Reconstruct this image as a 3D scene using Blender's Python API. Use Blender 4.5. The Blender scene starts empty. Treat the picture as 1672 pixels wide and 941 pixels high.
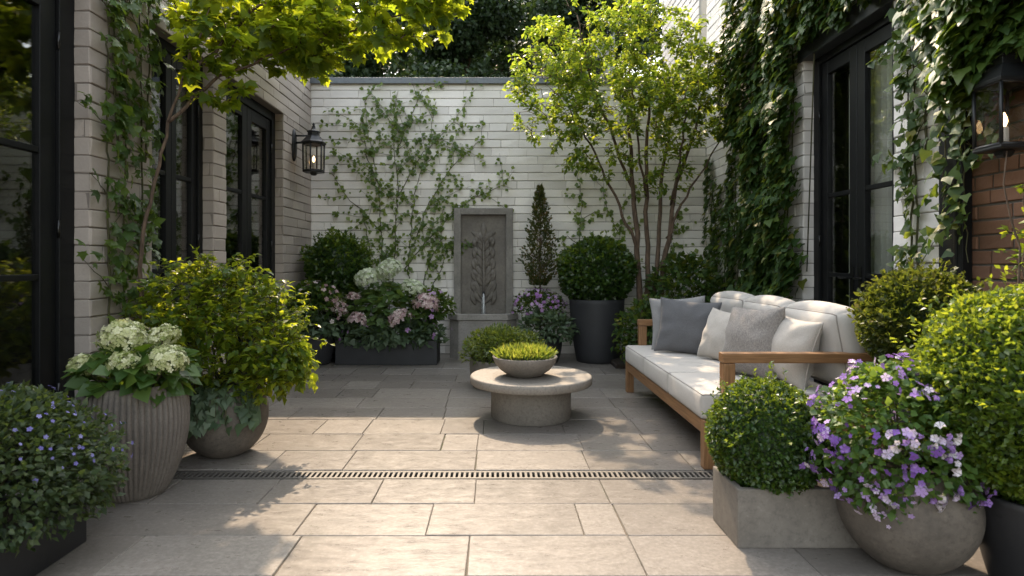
import bpy, bmesh, math, random
import numpy as np
from mathutils import Vector, Matrix

R = math.radians
random.seed(7)
RNG = np.random.default_rng(11)
scene = bpy.context.scene
COL = scene.collection

# ------------------------------------------------------------------ camera, light, exposure
cam_d = bpy.data.cameras.new('camera')
cam = bpy.data.objects.new('camera', cam_d)
COL.objects.link(cam)
cam.location = (0, 0, 1.2)
cam.rotation_euler = (R(90), 0, 0)
cam_d.sensor_width = 36
cam_d.lens = 21.5
cam_d.shift_x = 0.0144
cam_d.shift_y = -0.0242
cam_d.clip_start = 0.05
cam_d.clip_end = 500
cam_d.dof.use_dof = True
cam_d.dof.focus_distance = 4.9
cam_d.dof.aperture_fstop = 3.2
scene.camera = cam

SUN = Vector((-0.14, 1.0, 1.11)).normalized()       # direction towards the sun
world = bpy.data.worlds.new('World')
scene.world = world
world.use_nodes = True
wn = world.node_tree
bgn = wn.nodes['Background']
sky = wn.nodes.new('ShaderNodeTexSky')
sky.sky_type = 'NISHITA'
sky.sun_disc = False
sky.sun_elevation = math.asin(SUN.z)
sky.sun_rotation = math.atan2(SUN.x, SUN.y)
sky.air_density = 2.0
sky.dust_density = 3.2
sky.ozone_density = 1.2
hz = wn.nodes.new('ShaderNodeHueSaturation')
hz.inputs['Saturation'].default_value = 0.4
wn.links.new(sky.outputs[0], hz.inputs['Color'])
wn.links.new(hz.outputs[0], bgn.inputs[0])
bgn.inputs[1].default_value = 0.15
sun_d = bpy.data.lights.new('sun', 'SUN')
sun_d.energy = 2.0
sun_d.angle = R(0.55)
sun_d.color = (0.90, 0.70, 0.49)
sun = bpy.data.objects.new('sun', sun_d)
COL.objects.link(sun)
sun.rotation_euler = (-SUN).to_track_quat('-Z', 'Y').to_euler()
sun.location = (0, 0, 12)
vs = scene.view_settings
vs.view_transform = 'Standard'
vs.look = 'None'
vs.gamma = 1
vs.use_curve_mapping = False
vs.exposure = 1.92
scene.cycles.max_bounces = 10
scene.cycles.transparent_max_bounces = 16
scene.cycles.caustics_reflective = False
scene.cycles.caustics_refractive = False
scene.cycles.sample_clamp_indirect = 4.0

# ------------------------------------------------------------------ helpers
def tag(o, label=None, cat=None, group=None, kind=None):
    if label: o['label'] = label
    if cat: o['category'] = cat
    if group: o['group'] = group
    if kind: o['kind'] = kind
    return o

def thing(name, label, cat, loc=(0, 0, 0), rotz=0.0, group=None):
    o = bpy.data.objects.new(name, None)
    COL.objects.link(o)
    o.location = loc
    o.rotation_euler = (0, 0, rotz)
    o.empty_display_size = .1
    return tag(o, label, cat, group)

def link(name, me, mat, parent=None, loc=None, rot=None):
    o = bpy.data.objects.new(name, me)
    COL.objects.link(o)
    if mat is not None and not me.materials: me.materials.append(mat)
    if parent is not None: o.parent = parent
    if loc is not None: o.location = loc
    if rot is not None: o.rotation_euler = rot
    return o

def copy_tree(o, parent=None):
    c = o.copy()
    COL.objects.link(c)
    c.parent = parent
    for ch in list(o.children): copy_tree(ch, c)
    return c

class MB:
    """collects polygons; build() links them as one mesh object"""
    def __init__(s):
        s.v = []; s.f = []; s.r = []; s.smooth = []
    def add(s, vs, fs, rnd=0.5, smooth=False):
        k = len(s.v)
        s.v.extend([tuple(p) for p in vs])
        s.r.extend([rnd] * len(vs))
        for f in fs:
            s.f.append([i + k for i in f]); s.smooth.append(smooth)
    def box(s, x0, x1, y0, y1, z0, z1, rnd=0.5):
        vs = [(x0,y0,z0),(x1,y0,z0),(x1,y1,z0),(x0,y1,z0),(x0,y0,z1),(x1,y0,z1),(x1,y1,z1),(x0,y1,z1)]
        s.add(vs, [(0,3,2,1),(4,5,6,7),(0,1,5,4),(1,2,6,5),(2,3,7,6),(3,0,4,7)], rnd)
    def tube(s, pts, rad, n=6, closed=False, rnd=0.5, cap=True):
        pts = [Vector(p) for p in pts]
        m = len(pts)
        if not hasattr(rad, '__len__'): rad = [rad] * m
        vs = []
        up = Vector((0.31, 0.22, 0.93)).normalized()
        prev = None
        for i, p in enumerate(pts):
            a = pts[i-1] if (i > 0 or closed) else p
            b = pts[(i+1) % m] if (i < m-1 or closed) else p
            t = (b - a)
            if t.length < 1e-9: t = Vector((0, 0, 1))
            t.normalize()
            if prev is None:
                u = t.cross(up)
                if u.length < 1e-3: u = t.cross(Vector((1, 0, 0)))
            else:
                u = prev - t * prev.dot(t)
                if u.length < 1e-4: u = t.cross(up)
            u.normalize(); prev = u
            w = t.cross(u)
            for k in range(n):
                an = 2 * math.pi * k / n
                vs.append(p + (u * math.cos(an) + w * math.sin(an)) * rad[i])
        fs = []
        for i in range(m if closed else m - 1):
            j = (i + 1) % m
            for k in range(n):
                l = (k + 1) % n
                fs.append((i*n+k, i*n+l, j*n+l, j*n+k))
        if cap and not closed:
            fs.append(tuple(range(n-1, -1, -1)))
            fs.append(tuple((m-1)*n + k for k in range(n)))
        s.add(vs, fs, rnd, True)
    def lathe(s, prof, n=64, mod=None, c=(0, 0, 0), rnd=0.5, closed=False):
        """prof: list of (r, z); mod(angle, z) multiplies the radius"""
        vs = []; fs = []
        for (r, z) in prof:
            for k in range(n):
                a = 2 * math.pi * k / n
                q = r * (mod(a, z) if mod else 1)
                vs.append((c[0] + q * math.cos(a), c[1] + q * math.sin(a), c[2] + z))
        m = len(prof)
        for i in range(m - 1):
            for k in range(n):
                l = (k + 1) % n
                fs.append((i*n+k, i*n+l, (i+1)*n+l, (i+1)*n+k))
        s.add(vs, fs, rnd, True)
        s.add([vs[k] for k in range(n)], [tuple(range(n-1, -1, -1))], rnd)
        s.add([vs[(m-1)*n+k] for k in range(n)], [tuple(range(n))], rnd)
    def mesh(s, name):
        me = bpy.data.meshes.new(name)
        me.from_pydata(s.v, [], s.f)
        me.polygons.foreach_set('use_smooth', s.smooth)
        a = me.attributes.new('rnd', 'FLOAT', 'POINT')
        a.data.foreach_set('value', np.array(s.r, dtype=np.float32))
        me.update()
        return me
    def build(s, name, mat, parent=None, bevel=0.0, seg=2, loc=None, rot=None):
        o = link(name, s.mesh(name), mat, parent, loc, rot)
        if bevel:
            b = o.modifiers.new('bevel', 'BEVEL')
            b.width = bevel; b.segments = seg; b.limit_method = 'ANGLE'; b.angle_limit = R(40)
        return o

def unit(a):
    return a / np.maximum(np.linalg.norm(a, axis=-1, keepdims=True), 1e-9)
def rvec(n):
    return unit(RNG.normal(size=(n, 3)))

# leaf and flower shapes: x across, y along, z out of the blade
def tpl_leaf(w=.3, fold=.10, droop=.12):
    v = [(0,0,0), (-w,.45,fold), (0,.5,0), (w,.45,fold), (0,1,-droop)]
    return np.array(v), [(0,2,4,1), (0,3,4,2)]
def tpl_maple():
    half = [(0,0,0), (.20,.05,.02), (.52,-.02,-.05), (.42,.22,.03), (.70,.48,-.08), (.38,.50,.04), (.30,.62,.03), (0,1.08,-.14)]
    v = list(half)
    k = len(half)
    v += [(-x, y, z) for (x, y, z) in half[1:-1]]
    v.append((0, .38, 0))
    c = len(v) - 1
    right = list(range(0, k))
    left = [0] + list(range(k, k + 6)) + [k - 1]
    f = [(c, right[i], right[i+1]) for i in range(k-1)] + [(c, left[i+1], left[i]) for i in range(k-1)]
    return np.array(v), f
def tpl_ivy():
    half = [(0,0,0), (.38,-.10,-.02), (.50,.18,-.03), (.30,.42,.03), (0,.95,-.12)]
    k = len(half)
    v = list(half) + [(-x, y, z) for (x, y, z) in half[1:-1]] + [(0, .35, .02)]
    c = len(v) - 1
    right = list(range(k)); left = [0] + list(range(k, k+3)) + [k-1]
    f = [(c, right[i], right[i+1]) for i in range(k-1)] + [(c, left[i+1], left[i]) for i in range(k-1)]
    return np.array(v), f
def tpl_flower(n=5, cup=.18, w=.52):
    v = [(0, 0, 0)]; f = []
    for k in range(n):
        a = 2*math.pi*k/n
        b = len(v)
        v += [(.75*math.sin(a-w), .75*math.cos(a-w), cup), (math.sin(a), math.cos(a), cup*.7), (.75*math.sin(a+w), .75*math.cos(a+w), cup)]
        f.append((0, b, b+1, b+2))
    return np.array(v), f
def tpl_blade():
    v = [(-.05,0,0),(.05,0,0),(.035,.6,.03),(-.035,.6,.03),(0,1,-.02)]
    return np.array(v), [(0,1,2,3),(3,2,4,4)]
LEAF = tpl_leaf(.30); LEAFR = tpl_leaf(.40, .08, .08); LEAFN = tpl_leaf(.19, .06, .2)
BOX = tpl_leaf(.33, .12, .05); MAPLE = tpl_maple(); IVY = tpl_ivy()
FL5 = tpl_flower(5); FL4 = tpl_flower(4, .22, .6)
BLADE = (np.array([(-.07,0,0),(.07,0,0),(.05,.6,.06),(-.05,.6,.06)]), [(0,1,2,3)])
NEEDLE = tpl_leaf(.12, .03, .02)

def leaf_mesh(name, P, D, N, S, tpl, W=None, rnd=None):
    V, F = tpl
    n = len(P)
    D = unit(np.asarray(D, float)); N = np.asarray(N, float)
    N = unit(N - (N * D).sum(1, keepdims=True) * D)
    B = np.cross(D, N)
    S = np.broadcast_to(np.asarray(S, float), (n,))[:, None, None]
    co = np.asarray(P)[:, None, :] + S * (V[None, :, 0, None] * B[:, None, :] + V[None, :, 1, None] * D[:, None, :] + V[None, :, 2, None] * N[:, None, :])
    k = len(V); ar = len(F[0]); nf = len(F)
    idx = (np.arange(n)[:, None, None] * k + np.array(F)[None]).reshape(-1)
    me = bpy.data.meshes.new(name)
    me.vertices.add(n * k)
    me.vertices.foreach_set('co', co.reshape(-1).astype(np.float32))
    me.loops.add(len(idx))
    me.loops.foreach_set('vertex_index', idx.astype(np.int32))
    me.polygons.add(n * nf)
    me.polygons.foreach_set('loop_start', (np.arange(n * nf) * ar).astype(np.int32))
    a = me.attributes.new('rnd', 'FLOAT', 'POINT')
    rr = RNG.random(n) if rnd is None else rnd
    a.data.foreach_set('value', np.repeat(rr, k).astype(np.float32))
    me.update(calc_edges=True)
    return me
def leaves(name, P, D, N, S, tpl, mat, parent, rnd=None):
    return link(name, leaf_mesh(name, P, D, N, S, tpl, rnd=rnd), mat, parent)

def lump(p, k=3.0, seed=0.0):
    p = np.asarray(p) * k
    return (np.sin(p[:,0]*1.7+p[:,1]*.9+seed) + np.sin(p[:,1]*1.3-p[:,2]*1.9+seed*2.1+1) + np.sin(p[:,2]*1.5+p[:,0]*1.1+seed*.7+2)) / 3

# ------------------------------------------------------------------ materials
def new_mat(name):
    m = bpy.data.materials.new(name)
    m.use_nodes = True
    nt = m.node_tree
    return m, nt, nt.nodes['Principled BSDF']
def node(nt, t, **kw):
    n = nt.nodes.new(t)
    for k, v in kw.items(): setattr(n, k, v)
    return n
def ramp(nt, fac, stops):
    r = node(nt, 'ShaderNodeValToRGB')
    e = r.color_ramp.elements
    while len(e) < len(stops): e.new(0.5)
    for el, (p, c) in zip(e, stops):
        el.position = p; el.color = (*c, 1)
    nt.links.new(fac, r.inputs[0])
    return r.outputs[0]
def coords(nt, scale=(1, 1, 1)):
    tc = node(nt, 'ShaderNodeTexCoord')
    mp = node(nt, 'ShaderNodeMapping')
    mp.inputs['Scale'].default_value = scale
    nt.links.new(tc.outputs['Object'], mp.inputs[0])
    return mp.outputs[0]
def noise(nt, co, scale, detail=4, rough=.55):
    n = node(nt, 'ShaderNodeTexNoise')
    n.inputs['Scale'].default_value = scale
    n.inputs['Detail'].default_value = detail
    n.inputs['Roughness'].default_value = rough
    if co is not None: nt.links.new(co, n.inputs['Vector'])
    return n.outputs['Fac']
def bump(nt, b, h, strength=.3, dist=.01, prev=None):
    n = node(nt, 'ShaderNodeBump')
    n.inputs['Strength'].default_value = strength
    n.inputs['Distance'].default_value = dist
    nt.links.new(h, n.inputs['Height'])
    if prev is not None: nt.links.new(prev, n.inputs['Normal'])
    nt.links.new(n.outputs[0], b.inputs['Normal'])
    return n.outputs[0]
def mix(nt, fac, a, b, mode='MIX'):
    n = node(nt, 'ShaderNodeMix', data_type='RGBA', blend_type=mode)
    for s, v in ((0, fac), (6, a), (7, b)):
        if hasattr(v, 'links'): nt.links.new(v, n.inputs[s])
        elif s == 0: n.inputs[0].default_value = v
        else: n.inputs[s].default_value = (*v, 1)
    return n.outputs[2]
def attr(nt):
    a = node(nt, 'ShaderNodeAttribute', attribute_name='rnd')
    return a.outputs['Fac']
def mul(nt, a, k, add=0.0):
    n = node(nt, 'ShaderNodeMath', operation='MULTIPLY_ADD')
    nt.links.new(a, n.inputs[0]); n.inputs[1].default_value = k; n.inputs[2].default_value = add
    return n.outputs[0]

def leaf_mat(name, stops, trans, tf=.45, rough=.42, spec=.45, scale=0.9):
    m, nt, b = new_mat(name)
    c = ramp(nt, attr(nt), stops)
    v = noise(nt, coords(nt), 6.0, 2)
    c = mix(nt, mul(nt, v, .7, -.1), c, (.5, .5, .5), 'MULTIPLY') if False else c
    nt.links.new(c, b.inputs['Base Color'])
    b.inputs['Roughness'].default_value = rough
    b.inputs['Specular IOR Level'].default_value = spec
    t = node(nt, 'ShaderNodeBsdfTranslucent')
    tc = ramp(nt, attr(nt), trans)
    nt.links.new(tc, t.inputs[0])
    mx = node(nt, 'ShaderNodeMixShader')
    mx.inputs[0].default_value = tf
    nt.links.new(b.outputs[0], mx.inputs[1]); nt.links.new(t.outputs[0], mx.inputs[2])
    nt.links.new(mx.outputs[0], nt.nodes['Material Output'].inputs[0])
    return m
def petal_mat(name, stops, tf=.3):
    return leaf_mat(name, stops, stops, tf, .6, .2)

G = {}
G['maple'] = leaf_mat('maple_leaf', [(0, (.030,.075,.010)), (.6, (.055,.12,.014)), (1, (.10,.17,.018))], [(0, (.36,.46,.02)), (1, (.68,.70,.03))], .56)
G['young'] = leaf_mat('small_tree_leaf', [(0, (.030,.07,.012)), (.6, (.055,.115,.018)), (1, (.10,.16,.02))], [(0, (.26,.38,.03)), (.6, (.40,.50,.035)), (1, (.70,.72,.05))], .48)
G['ivy'] = leaf_mat('ivy_leaf', [(0, (.018,.042,.012)), (.6, (.038,.080,.020)), (.93, (.075,.125,.025)), (1, (.16,.14,.03))], [(0, (.10,.18,.02)), (1, (.38,.44,.04))], .36, .5, .28)
G['vine'] = leaf_mat('vine_leaf', [(0, (.025,.055,.012)), (.7, (.05,.10,.02)), (1, (.09,.14,.025))], [(0, (.16,.26,.02)), (1, (.34,.42,.03))], .38)
G['light_vine'] = leaf_mat('wall_vine_leaf', [(0, (.045,.085,.02)), (.7, (.085,.14,.035)), (1, (.14,.19,.05))], [(0, (.22,.32,.04)), (1, (.42,.50,.06))], .42)
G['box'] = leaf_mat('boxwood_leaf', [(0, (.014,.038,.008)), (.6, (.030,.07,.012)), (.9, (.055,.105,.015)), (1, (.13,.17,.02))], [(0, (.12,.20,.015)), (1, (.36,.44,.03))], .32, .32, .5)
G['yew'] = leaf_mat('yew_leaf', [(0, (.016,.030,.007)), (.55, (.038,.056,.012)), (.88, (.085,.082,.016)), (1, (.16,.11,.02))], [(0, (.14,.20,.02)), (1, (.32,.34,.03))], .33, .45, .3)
G['conifer'] = leaf_mat('conifer_leaf', [(0, (.020,.038,.012)), (.7, (.045,.065,.018)), (.88, (.10,.075,.03)), (1, (.16,.085,.04))], [(0, (.12,.18,.02)), (1, (.3,.26,.04))], .3)
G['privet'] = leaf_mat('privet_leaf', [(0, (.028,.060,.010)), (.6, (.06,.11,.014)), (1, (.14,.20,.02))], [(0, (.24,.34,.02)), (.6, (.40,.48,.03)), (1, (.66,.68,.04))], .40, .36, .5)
G['bush'] = leaf_mat('shrub_leaf', [(0, (.022,.052,.010)), (.6, (.045,.095,.014)), (1, (.10,.15,.02))], [(0, (.34,.44,.015)), (1, (.72,.74,.04))], .5, .38)
G['grey_leaf'] = leaf_mat('grey_green_leaf', [(0, (.05,.085,.045)), (1, (.12,.17,.10))], [(0, (.14,.22,.05)), (1, (.26,.34,.08))], .3, .5)
G['broad'] = leaf_mat('hydrangea_leaf', [(0, (.030,.075,.018)), (1, (.075,.14,.03))], [(0, (.20,.32,.02)), (1, (.35,.45,.04))], .35, .42)
G['light_broad'] = leaf_mat('hydrangea_pale_leaf', [(0, (.05,.10,.03)), (1, (.12,.19,.06))], [(0, (.22,.34,.04)), (1, (.38,.48,.07))], .35, .5)
G['low_leaf'] = leaf_mat('low_plant_leaf', [(0, (.020,.038,.014)), (.7, (.040,.066,.024)), (1, (.075,.10,.04))], [(0, (.10,.16,.02)), (1, (.26,.33,.05))], .32, .5)
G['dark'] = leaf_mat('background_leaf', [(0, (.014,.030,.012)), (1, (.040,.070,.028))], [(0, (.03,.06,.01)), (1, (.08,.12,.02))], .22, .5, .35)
G['herb'] = leaf_mat('herb_leaf', [(0, (.04,.075,.014)), (1, (.11,.15,.03))], [(0, (.25,.33,.03)), (1, (.5,.52,.06))], .4)
G['succulent'] = leaf_mat('succulent_leaf', [(0, (.06,.11,.02)), (.7, (.13,.19,.04)), (1, (.30,.30,.08))], [(0, (.3,.4,.03)), (1, (.6,.6,.08))], .4)
G['hyd_white'] = petal_mat('white_floret', [(0, (.32,.42,.18)), (.4, (.62,.68,.48)), (1, (.84,.86,.76))])
G['hyd_green'] = petal_mat('lime_floret', [(0, (.24,.30,.09)), (.4, (.52,.54,.26)), (1, (.80,.80,.56))])
G['hyd_pink'] = petal_mat('pink_floret', [(0, (.36,.22,.22)), (.5, (.62,.46,.47)), (1, (.82,.74,.70))])
G['petunia'] = petal_mat('petunia_petal', [(0, (.22,.10,.42)), (.4, (.38,.23,.58)), (.75, (.56,.43,.70)), (1, (.80,.74,.78))], .35)
G['blue'] = petal_mat('blue_petal', [(0, (.13,.11,.38)), (1, (.34,.32,.62))])
G['lilac'] = petal_mat('lilac_petal', [(0, (.36,.16,.44)), (1, (.62,.42,.66))])

def bark_mat(name, a, b_):
    m, nt, b = new_mat(name)
    co = coords(nt, (1, 1, .18))
    f = noise(nt, co, 60, 5)
    nt.links.new(ramp(nt, f, [(.3, a), (.7, b_)]), b.inputs['Base Color'])
    b.inputs['Roughness'].default_value = .85
    bump(nt, b, f, .6, .006)
    return m
BARK = bark_mat('bark', (.045,.028,.018), (.15,.10,.065))
STEM = bark_mat('green_stem', (.035,.04,.015), (.09,.08,.035))

def concrete(name, base, var=.75, rough=.8, fine=160, bs=.25, streak=False, low=.62):
    m, nt, b = new_mat(name)
    co = coords(nt)
    big = noise(nt, co, 5.0, 5, .6)
    fin = noise(nt, co, fine, 3, .6)
    c = ramp(nt, big, [(.36, tuple(x*var for x in base)), (.64, base)])
    sp = noise(nt, co, fine*.4, 6, .75)
    c = mix(nt, mul(nt, fin, .5), c, tuple(x*low for x in base))
    c = mix(nt, ramp(nt, sp, [(.36, (.6,.6,.6)), (.50, (0,0,0))]), c, tuple(x*low*.7 for x in base))
    c = mix(nt, ramp(nt, sp, [(.58, (0,0,0)), (.72, (.4,.4,.4))]), c, tuple(min(1, x*1.5) for x in base))
    if streak:
        st = noise(nt, coords(nt, (9, 9, .6)), 2.0, 3)
        c = mix(nt, mul(nt, st, .8, -.25), c, tuple(x*.55 for x in base))
    nt.links.new(c, b.inputs['Base Color'])
    b.inputs['Roughness'].default_value = rough
    h1 = bump(nt, b, fin, bs, .002)
    bump(nt, b, big, .2, .01, h1)
    return m
M = {}
M['concrete'] = concrete('concrete', (.225,.20,.172), .65, .85, 110, .5, True)
M['stone_pot'] = concrete('stone_pot', (.165,.14,.115), .5, .8, 110, .8, True, .5)
M['ribbed'] = concrete('ribbed_ceramic', (.19,.165,.142), .7, .8, 200, .25, True)
M['table'] = concrete('table_concrete', (.28,.25,.215), .85, .7, 140, .2)
M['table_base'] = concrete('table_base_concrete', (.24,.215,.185), .8, .8, 140, .2)
M['bowl'] = concrete('bowl_concrete', (.25,.22,.19), .75, .7)
M['fountain'] = concrete('fountain_stone', (.29,.272,.245), .6, .85, 90, .6, True)
M['basin'] = concrete('basin_stone', (.34,.32,.295), .75, .85, 90, .5)
M['relief'] = concrete('relief_stone', (.19,.17,.145), .6, .6, 90, .4)
M['dark_pot'] = concrete('charcoal_pot', (.035,.036,.040), .7, .6, 200, .15)
M['black_pot'] = concrete('black_pot', (.018,.018,.020), .7, .5, 200, .15)
M['coping'] = concrete('coping_metal', (.13,.15,.17), .85, .45, 60, .1)
M['soil'] = concrete('soil', (.035,.024,.016), .5, .95, 60, 1.0)
M['sand'] = concrete('joint_sand', (.15,.12,.09), .6, .95, 80, .5)
def mossy():
    m, nt, b = new_mat('mossy_joint')
    f = noise(nt, coords(nt), 1.7, 5, .7)
    nt.links.new(ramp(nt, f, [(.40, (.15,.12,.09)), (.52, (.10,.085,.06)), (.60, (.05,.06,.02)), (.7, (.12,.10,.075))]), b.inputs['Base Color'])
    b.inputs['Roughness'].default_value = .95
    return m
M['sand'] = mossy()
M['ground'] = concrete('ground', (.07,.062,.05), .6, .95, 20, .6)
M['lintel'] = concrete('lintel_steel', (.035,.04,.042), .8, .5, 100, .1)
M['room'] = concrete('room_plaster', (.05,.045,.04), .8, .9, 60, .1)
M['render'] = concrete('rendered_wall', (.62,.60,.57), .85, .9, 60, .2, True)

def brick_mat(name, base, dirt, moss=.0, seed=0.0):
    m, nt, b = new_mat(name)
    co = coords(nt)
    big = noise(nt, co, 1.1 + seed, 6, .62)
    fin = noise(nt, co, 55, 4, .6)
    c = ramp(nt, attr(nt), [(0, tuple(x*.80 for x in base)), (.5, base), (1, tuple(min(x*1.12, .9) for x in base))])
    c = mix(nt, mul(nt, fin, .45, -.02), c, tuple(x*.72 for x in base))
    spots = ramp(nt, big, [(.50, (0, 0, 0)), (.72, (1, 1, 1))])
    c = mix(nt, mul(nt, spots, .55), c, dirt)
    nt.links.new(c, b.inputs['Base Color'])
    b.inputs['Roughness'].default_value = .82
    h1 = bump(nt, b, fin, .35, .004)
    bump(nt, b, noise(nt, co, 14, 3), .4, .008, h1)
    return m
M['white_brick'] = brick_mat('white_painted_brick', (.80,.765,.725), (.56,.53,.49))
M['white_mortar'] = brick_mat('white_mortar', (.34,.32,.28), (.22,.21,.18))
M['beige_brick'] = brick_mat('beige_painted_brick', (.43,.375,.33), (.29,.25,.22), seed=.3)
M['beige_mortar'] = brick_mat('beige_mortar', (.22,.19,.165), (.15,.13,.11))
M['red_brick'] = brick_mat('red_brick', (.19,.092,.052), (.10,.06,.042), seed=.5)
M['red_mortar'] = brick_mat('red_mortar', (.10,.085,.07), (.06,.05,.04))

def paving_mat():
    m, nt, b = new_mat('limestone_paving')
    co = coords(nt)
    big = noise(nt, co, 2.2, 6, .65)
    med = noise(nt, coords(nt, (1, 2.2, 1)), 9, 6, .7)
    fin = noise(nt, co, 48, 7, .72)
    c = ramp(nt, attr(nt), [(0, (.145,.128,.113)), (.5, (.20,.178,.157)), (1, (.262,.236,.21))])
    c = mix(nt, ramp(nt, med, [(.42, (0,0,0)), (.62, (.55,.55,.55))]), c, (.185,.165,.148))
    c = mix(nt, ramp(nt, big, [(.45, (0,0,0)), (.75, (.5,.5,.5))]), c, (.28,.25,.217))
    c = mix(nt, ramp(nt, fin, [(.40, (.5,.5,.5)), (.56, (0,0,0))]), c, (.115,.10,.088))
    c = mix(nt, ramp(nt, fin, [(.56, (0,0,0)), (.70, (.5,.5,.5))]), c, (.34,.315,.28))
    st = noise(nt, coords(nt, (.8, 1.1, 1)), 1.3, 8, .72)
    c = mix(nt, ramp(nt, st, [(.50, (0,0,0)), (.62, (.40,.40,.40)), (.66, (.15,.15,.15)), (.8, (.3,.3,.3))]), c, (.13,.12,.105))
    nt.links.new(c, b.inputs['Base Color'])
    nt.links.new(ramp(nt, med, [(.3, (.24,.24,.24)), (.7, (.42,.42,.42))]), b.inputs['Roughness'])
    b.inputs['Specular IOR Level'].default_value = .5
    h = bump(nt, b, fin, .12, .002)
    bump(nt, b, med, .3, .004, h)
    return m
M['paving'] = paving_mat()

def plain(name, c, rough=.5, metal=0.0, spec=.5):
    m, nt, b = new_mat(name)
    f = noise(nt, coords(nt), 30, 4)
    nt.links.new(ramp(nt, f, [(.3, tuple(x*.8 for x in c)), (.7, c)]), b.inputs['Base Color'])
    b.inputs['Roughness'].default_value = rough
    b.inputs['Metallic'].default_value = metal
    b.inputs['Specular IOR Level'].default_value = spec
    return m
M['frame'] = plain('black_door_paint', (.006,.0065,.007), .5, 0, .28)
M['iron'] = plain('black_iron', (.014,.015,.016), .42, .2)
M['grate'] = plain('grate_metal', (.13,.118,.105), .55, .25)
M['handle'] = plain('handle_metal', (.05,.05,.05), .3, .9)

def wood(axis):
    m, nt, b = new_mat('teak_' + axis)
    s = {'x': (1, 16, 16), 'y': (16, 1, 16), 'z': (16, 16, 1)}[axis]
    f = noise(nt, coords(nt, s), 5.0, 5, .6)
    g = noise(nt, coords(nt, tuple(4*k for k in s)), 8.0, 3, .6)
    c = ramp(nt, f, [(.3, (.15,.074,.030)), (.5, (.26,.135,.058)), (.7, (.36,.20,.092))])
    c = mix(nt, mul(nt, g, .4), c, (.15,.07,.028))
    nt.links.new(c, b.inputs['Base Color'])
    b.inputs['Roughness'].default_value = .5
    bump(nt, b, g, .15, .002)
    return m
WX, WY, WZ = wood('x'), wood('y'), wood('z')

def fabric(name, c, weave=900, coarse=.0):
    m, nt, b = new_mat(name)
    co = coords(nt)
    a1 = noise(nt, coords(nt, (1, .25, .25)), weave, 2)
    a2 = noise(nt, coords(nt, (.25, 1, 1)), weave, 2)
    s = node(nt, 'ShaderNodeMath', operation='ADD')
    nt.links.new(a1, s.inputs[0]); nt.links.new(a2, s.inputs[1])
    h = mul(nt, s.outputs[0], .5)
    col = ramp(nt, h, [(.35, tuple(x*(.86 - coarse) for x in c)), (.65, c)])
    nt.links.new(col, b.inputs['Base Color'])
    b.inputs['Roughness'].default_value = .92
    b.inputs['Specular IOR Level'].default_value = .15
    b.inputs['Sheen Weight'].default_value = .15
    k = bump(nt, b, h, .25, .002)
    bump(nt, b, noise(nt, co, 9, 3, .5), .35, .02, k)
    return m
M['cushion'] = fabric('oatmeal_canvas', (.50,.47,.435))
M['piping'] = fabric('piping_cord', (.30,.275,.25))
M['grey_cloth'] = fabric('grey_linen', (.13,.13,.137), 500, .15)
M['pale_grey_cloth'] = fabric('pale_grey_linen', (.27,.265,.265), 500, .1)
M['cream_cloth'] = fabric('cream_linen', (.50,.46,.415), 500, .1)
M['tweed'] = fabric('grey_tweed', (.30,.275,.255), 260, .35)
M['curtain'] = fabric('curtain_linen', (.62,.60,.55), 700)

def glass_mat(name, tint=(.88,.90,.88), refl=.09):
    m, nt, b = new_mat(name)
    nt.nodes.remove(b)
    tr = node(nt, 'ShaderNodeBsdfTransparent'); tr.inputs[0].default_value = (*tint, 1)
    gl = node(nt, 'ShaderNodeBsdfGlossy'); gl.inputs['Roughness'].default_value = .015
    lw = node(nt, 'ShaderNodeLayerWeight')
    pw = node(nt, 'ShaderNodeMath', operation='POWER'); pw.inputs[1].default_value = 3.6
    nt.links.new(lw.outputs['Facing'], pw.inputs[0])
    fr = mul(nt, pw.outputs[0], .8, refl)
    bp = node(nt, 'ShaderNodeBump'); bp.inputs['Strength'].default_value = .04; bp.inputs['Distance'].default_value = .02
    nt.links.new(noise(nt, coords(nt), 2.5, 1), bp.inputs['Height'])
    nt.links.new(bp.outputs[0], gl.inputs['Normal'])
    mx = node(nt, 'ShaderNodeMixShader')
    nt.links.new(fr, mx.inputs[0])
    nt.links.new(tr.outputs[0], mx.inputs[1]); nt.links.new(gl.outputs[0], mx.inputs[2])
    nt.links.new(mx.outputs[0], nt.nodes['Material Output'].inputs[0])
    return m
M['glass'] = glass_mat('window_glass')
M['lamp_glass'] = glass_mat('lamp_glass', (.92,.91,.87), .05)
def water_mat():
    m, nt, b = new_mat('water')
    b.inputs['Base Color'].default_value = (.02,.025,.025,1)
    b.inputs['Roughness'].default_value = .04
    bump(nt, b, noise(nt, coords(nt), 22, 2), .4, .02)
    return m
M['water'] = water_mat()
def stream_mat():
    m, nt, b = new_mat('falling_water')
    b.inputs['Base Color'].default_value = (.9,.93,.95,1)
    b.inputs['Roughness'].default_value = .08
    b.inputs['Transmission Weight'].default_value = .35
    b.inputs['IOR'].default_value = 1.33
    return m
M['stream'] = stream_mat()
def glow_mat():
    m, nt, b = new_mat('filament_glow')
    b.inputs['Emission Color'].default_value = (1, .62, .28, 1)
    b.inputs['Emission Strength'].default_value = 2.6
    return m
M['glow'] = glow_mat()

# ------------------------------------------------------------------ setting: ground, paving, drain, beds
g = MB(); g.add([(-120,-120,-.06),(120,-120,-.06),(120,120,-.06),(-120,120,-.06)], [(0,1,2,3)])
tag(g.build('ground', M['ground']), kind='structure')

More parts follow.
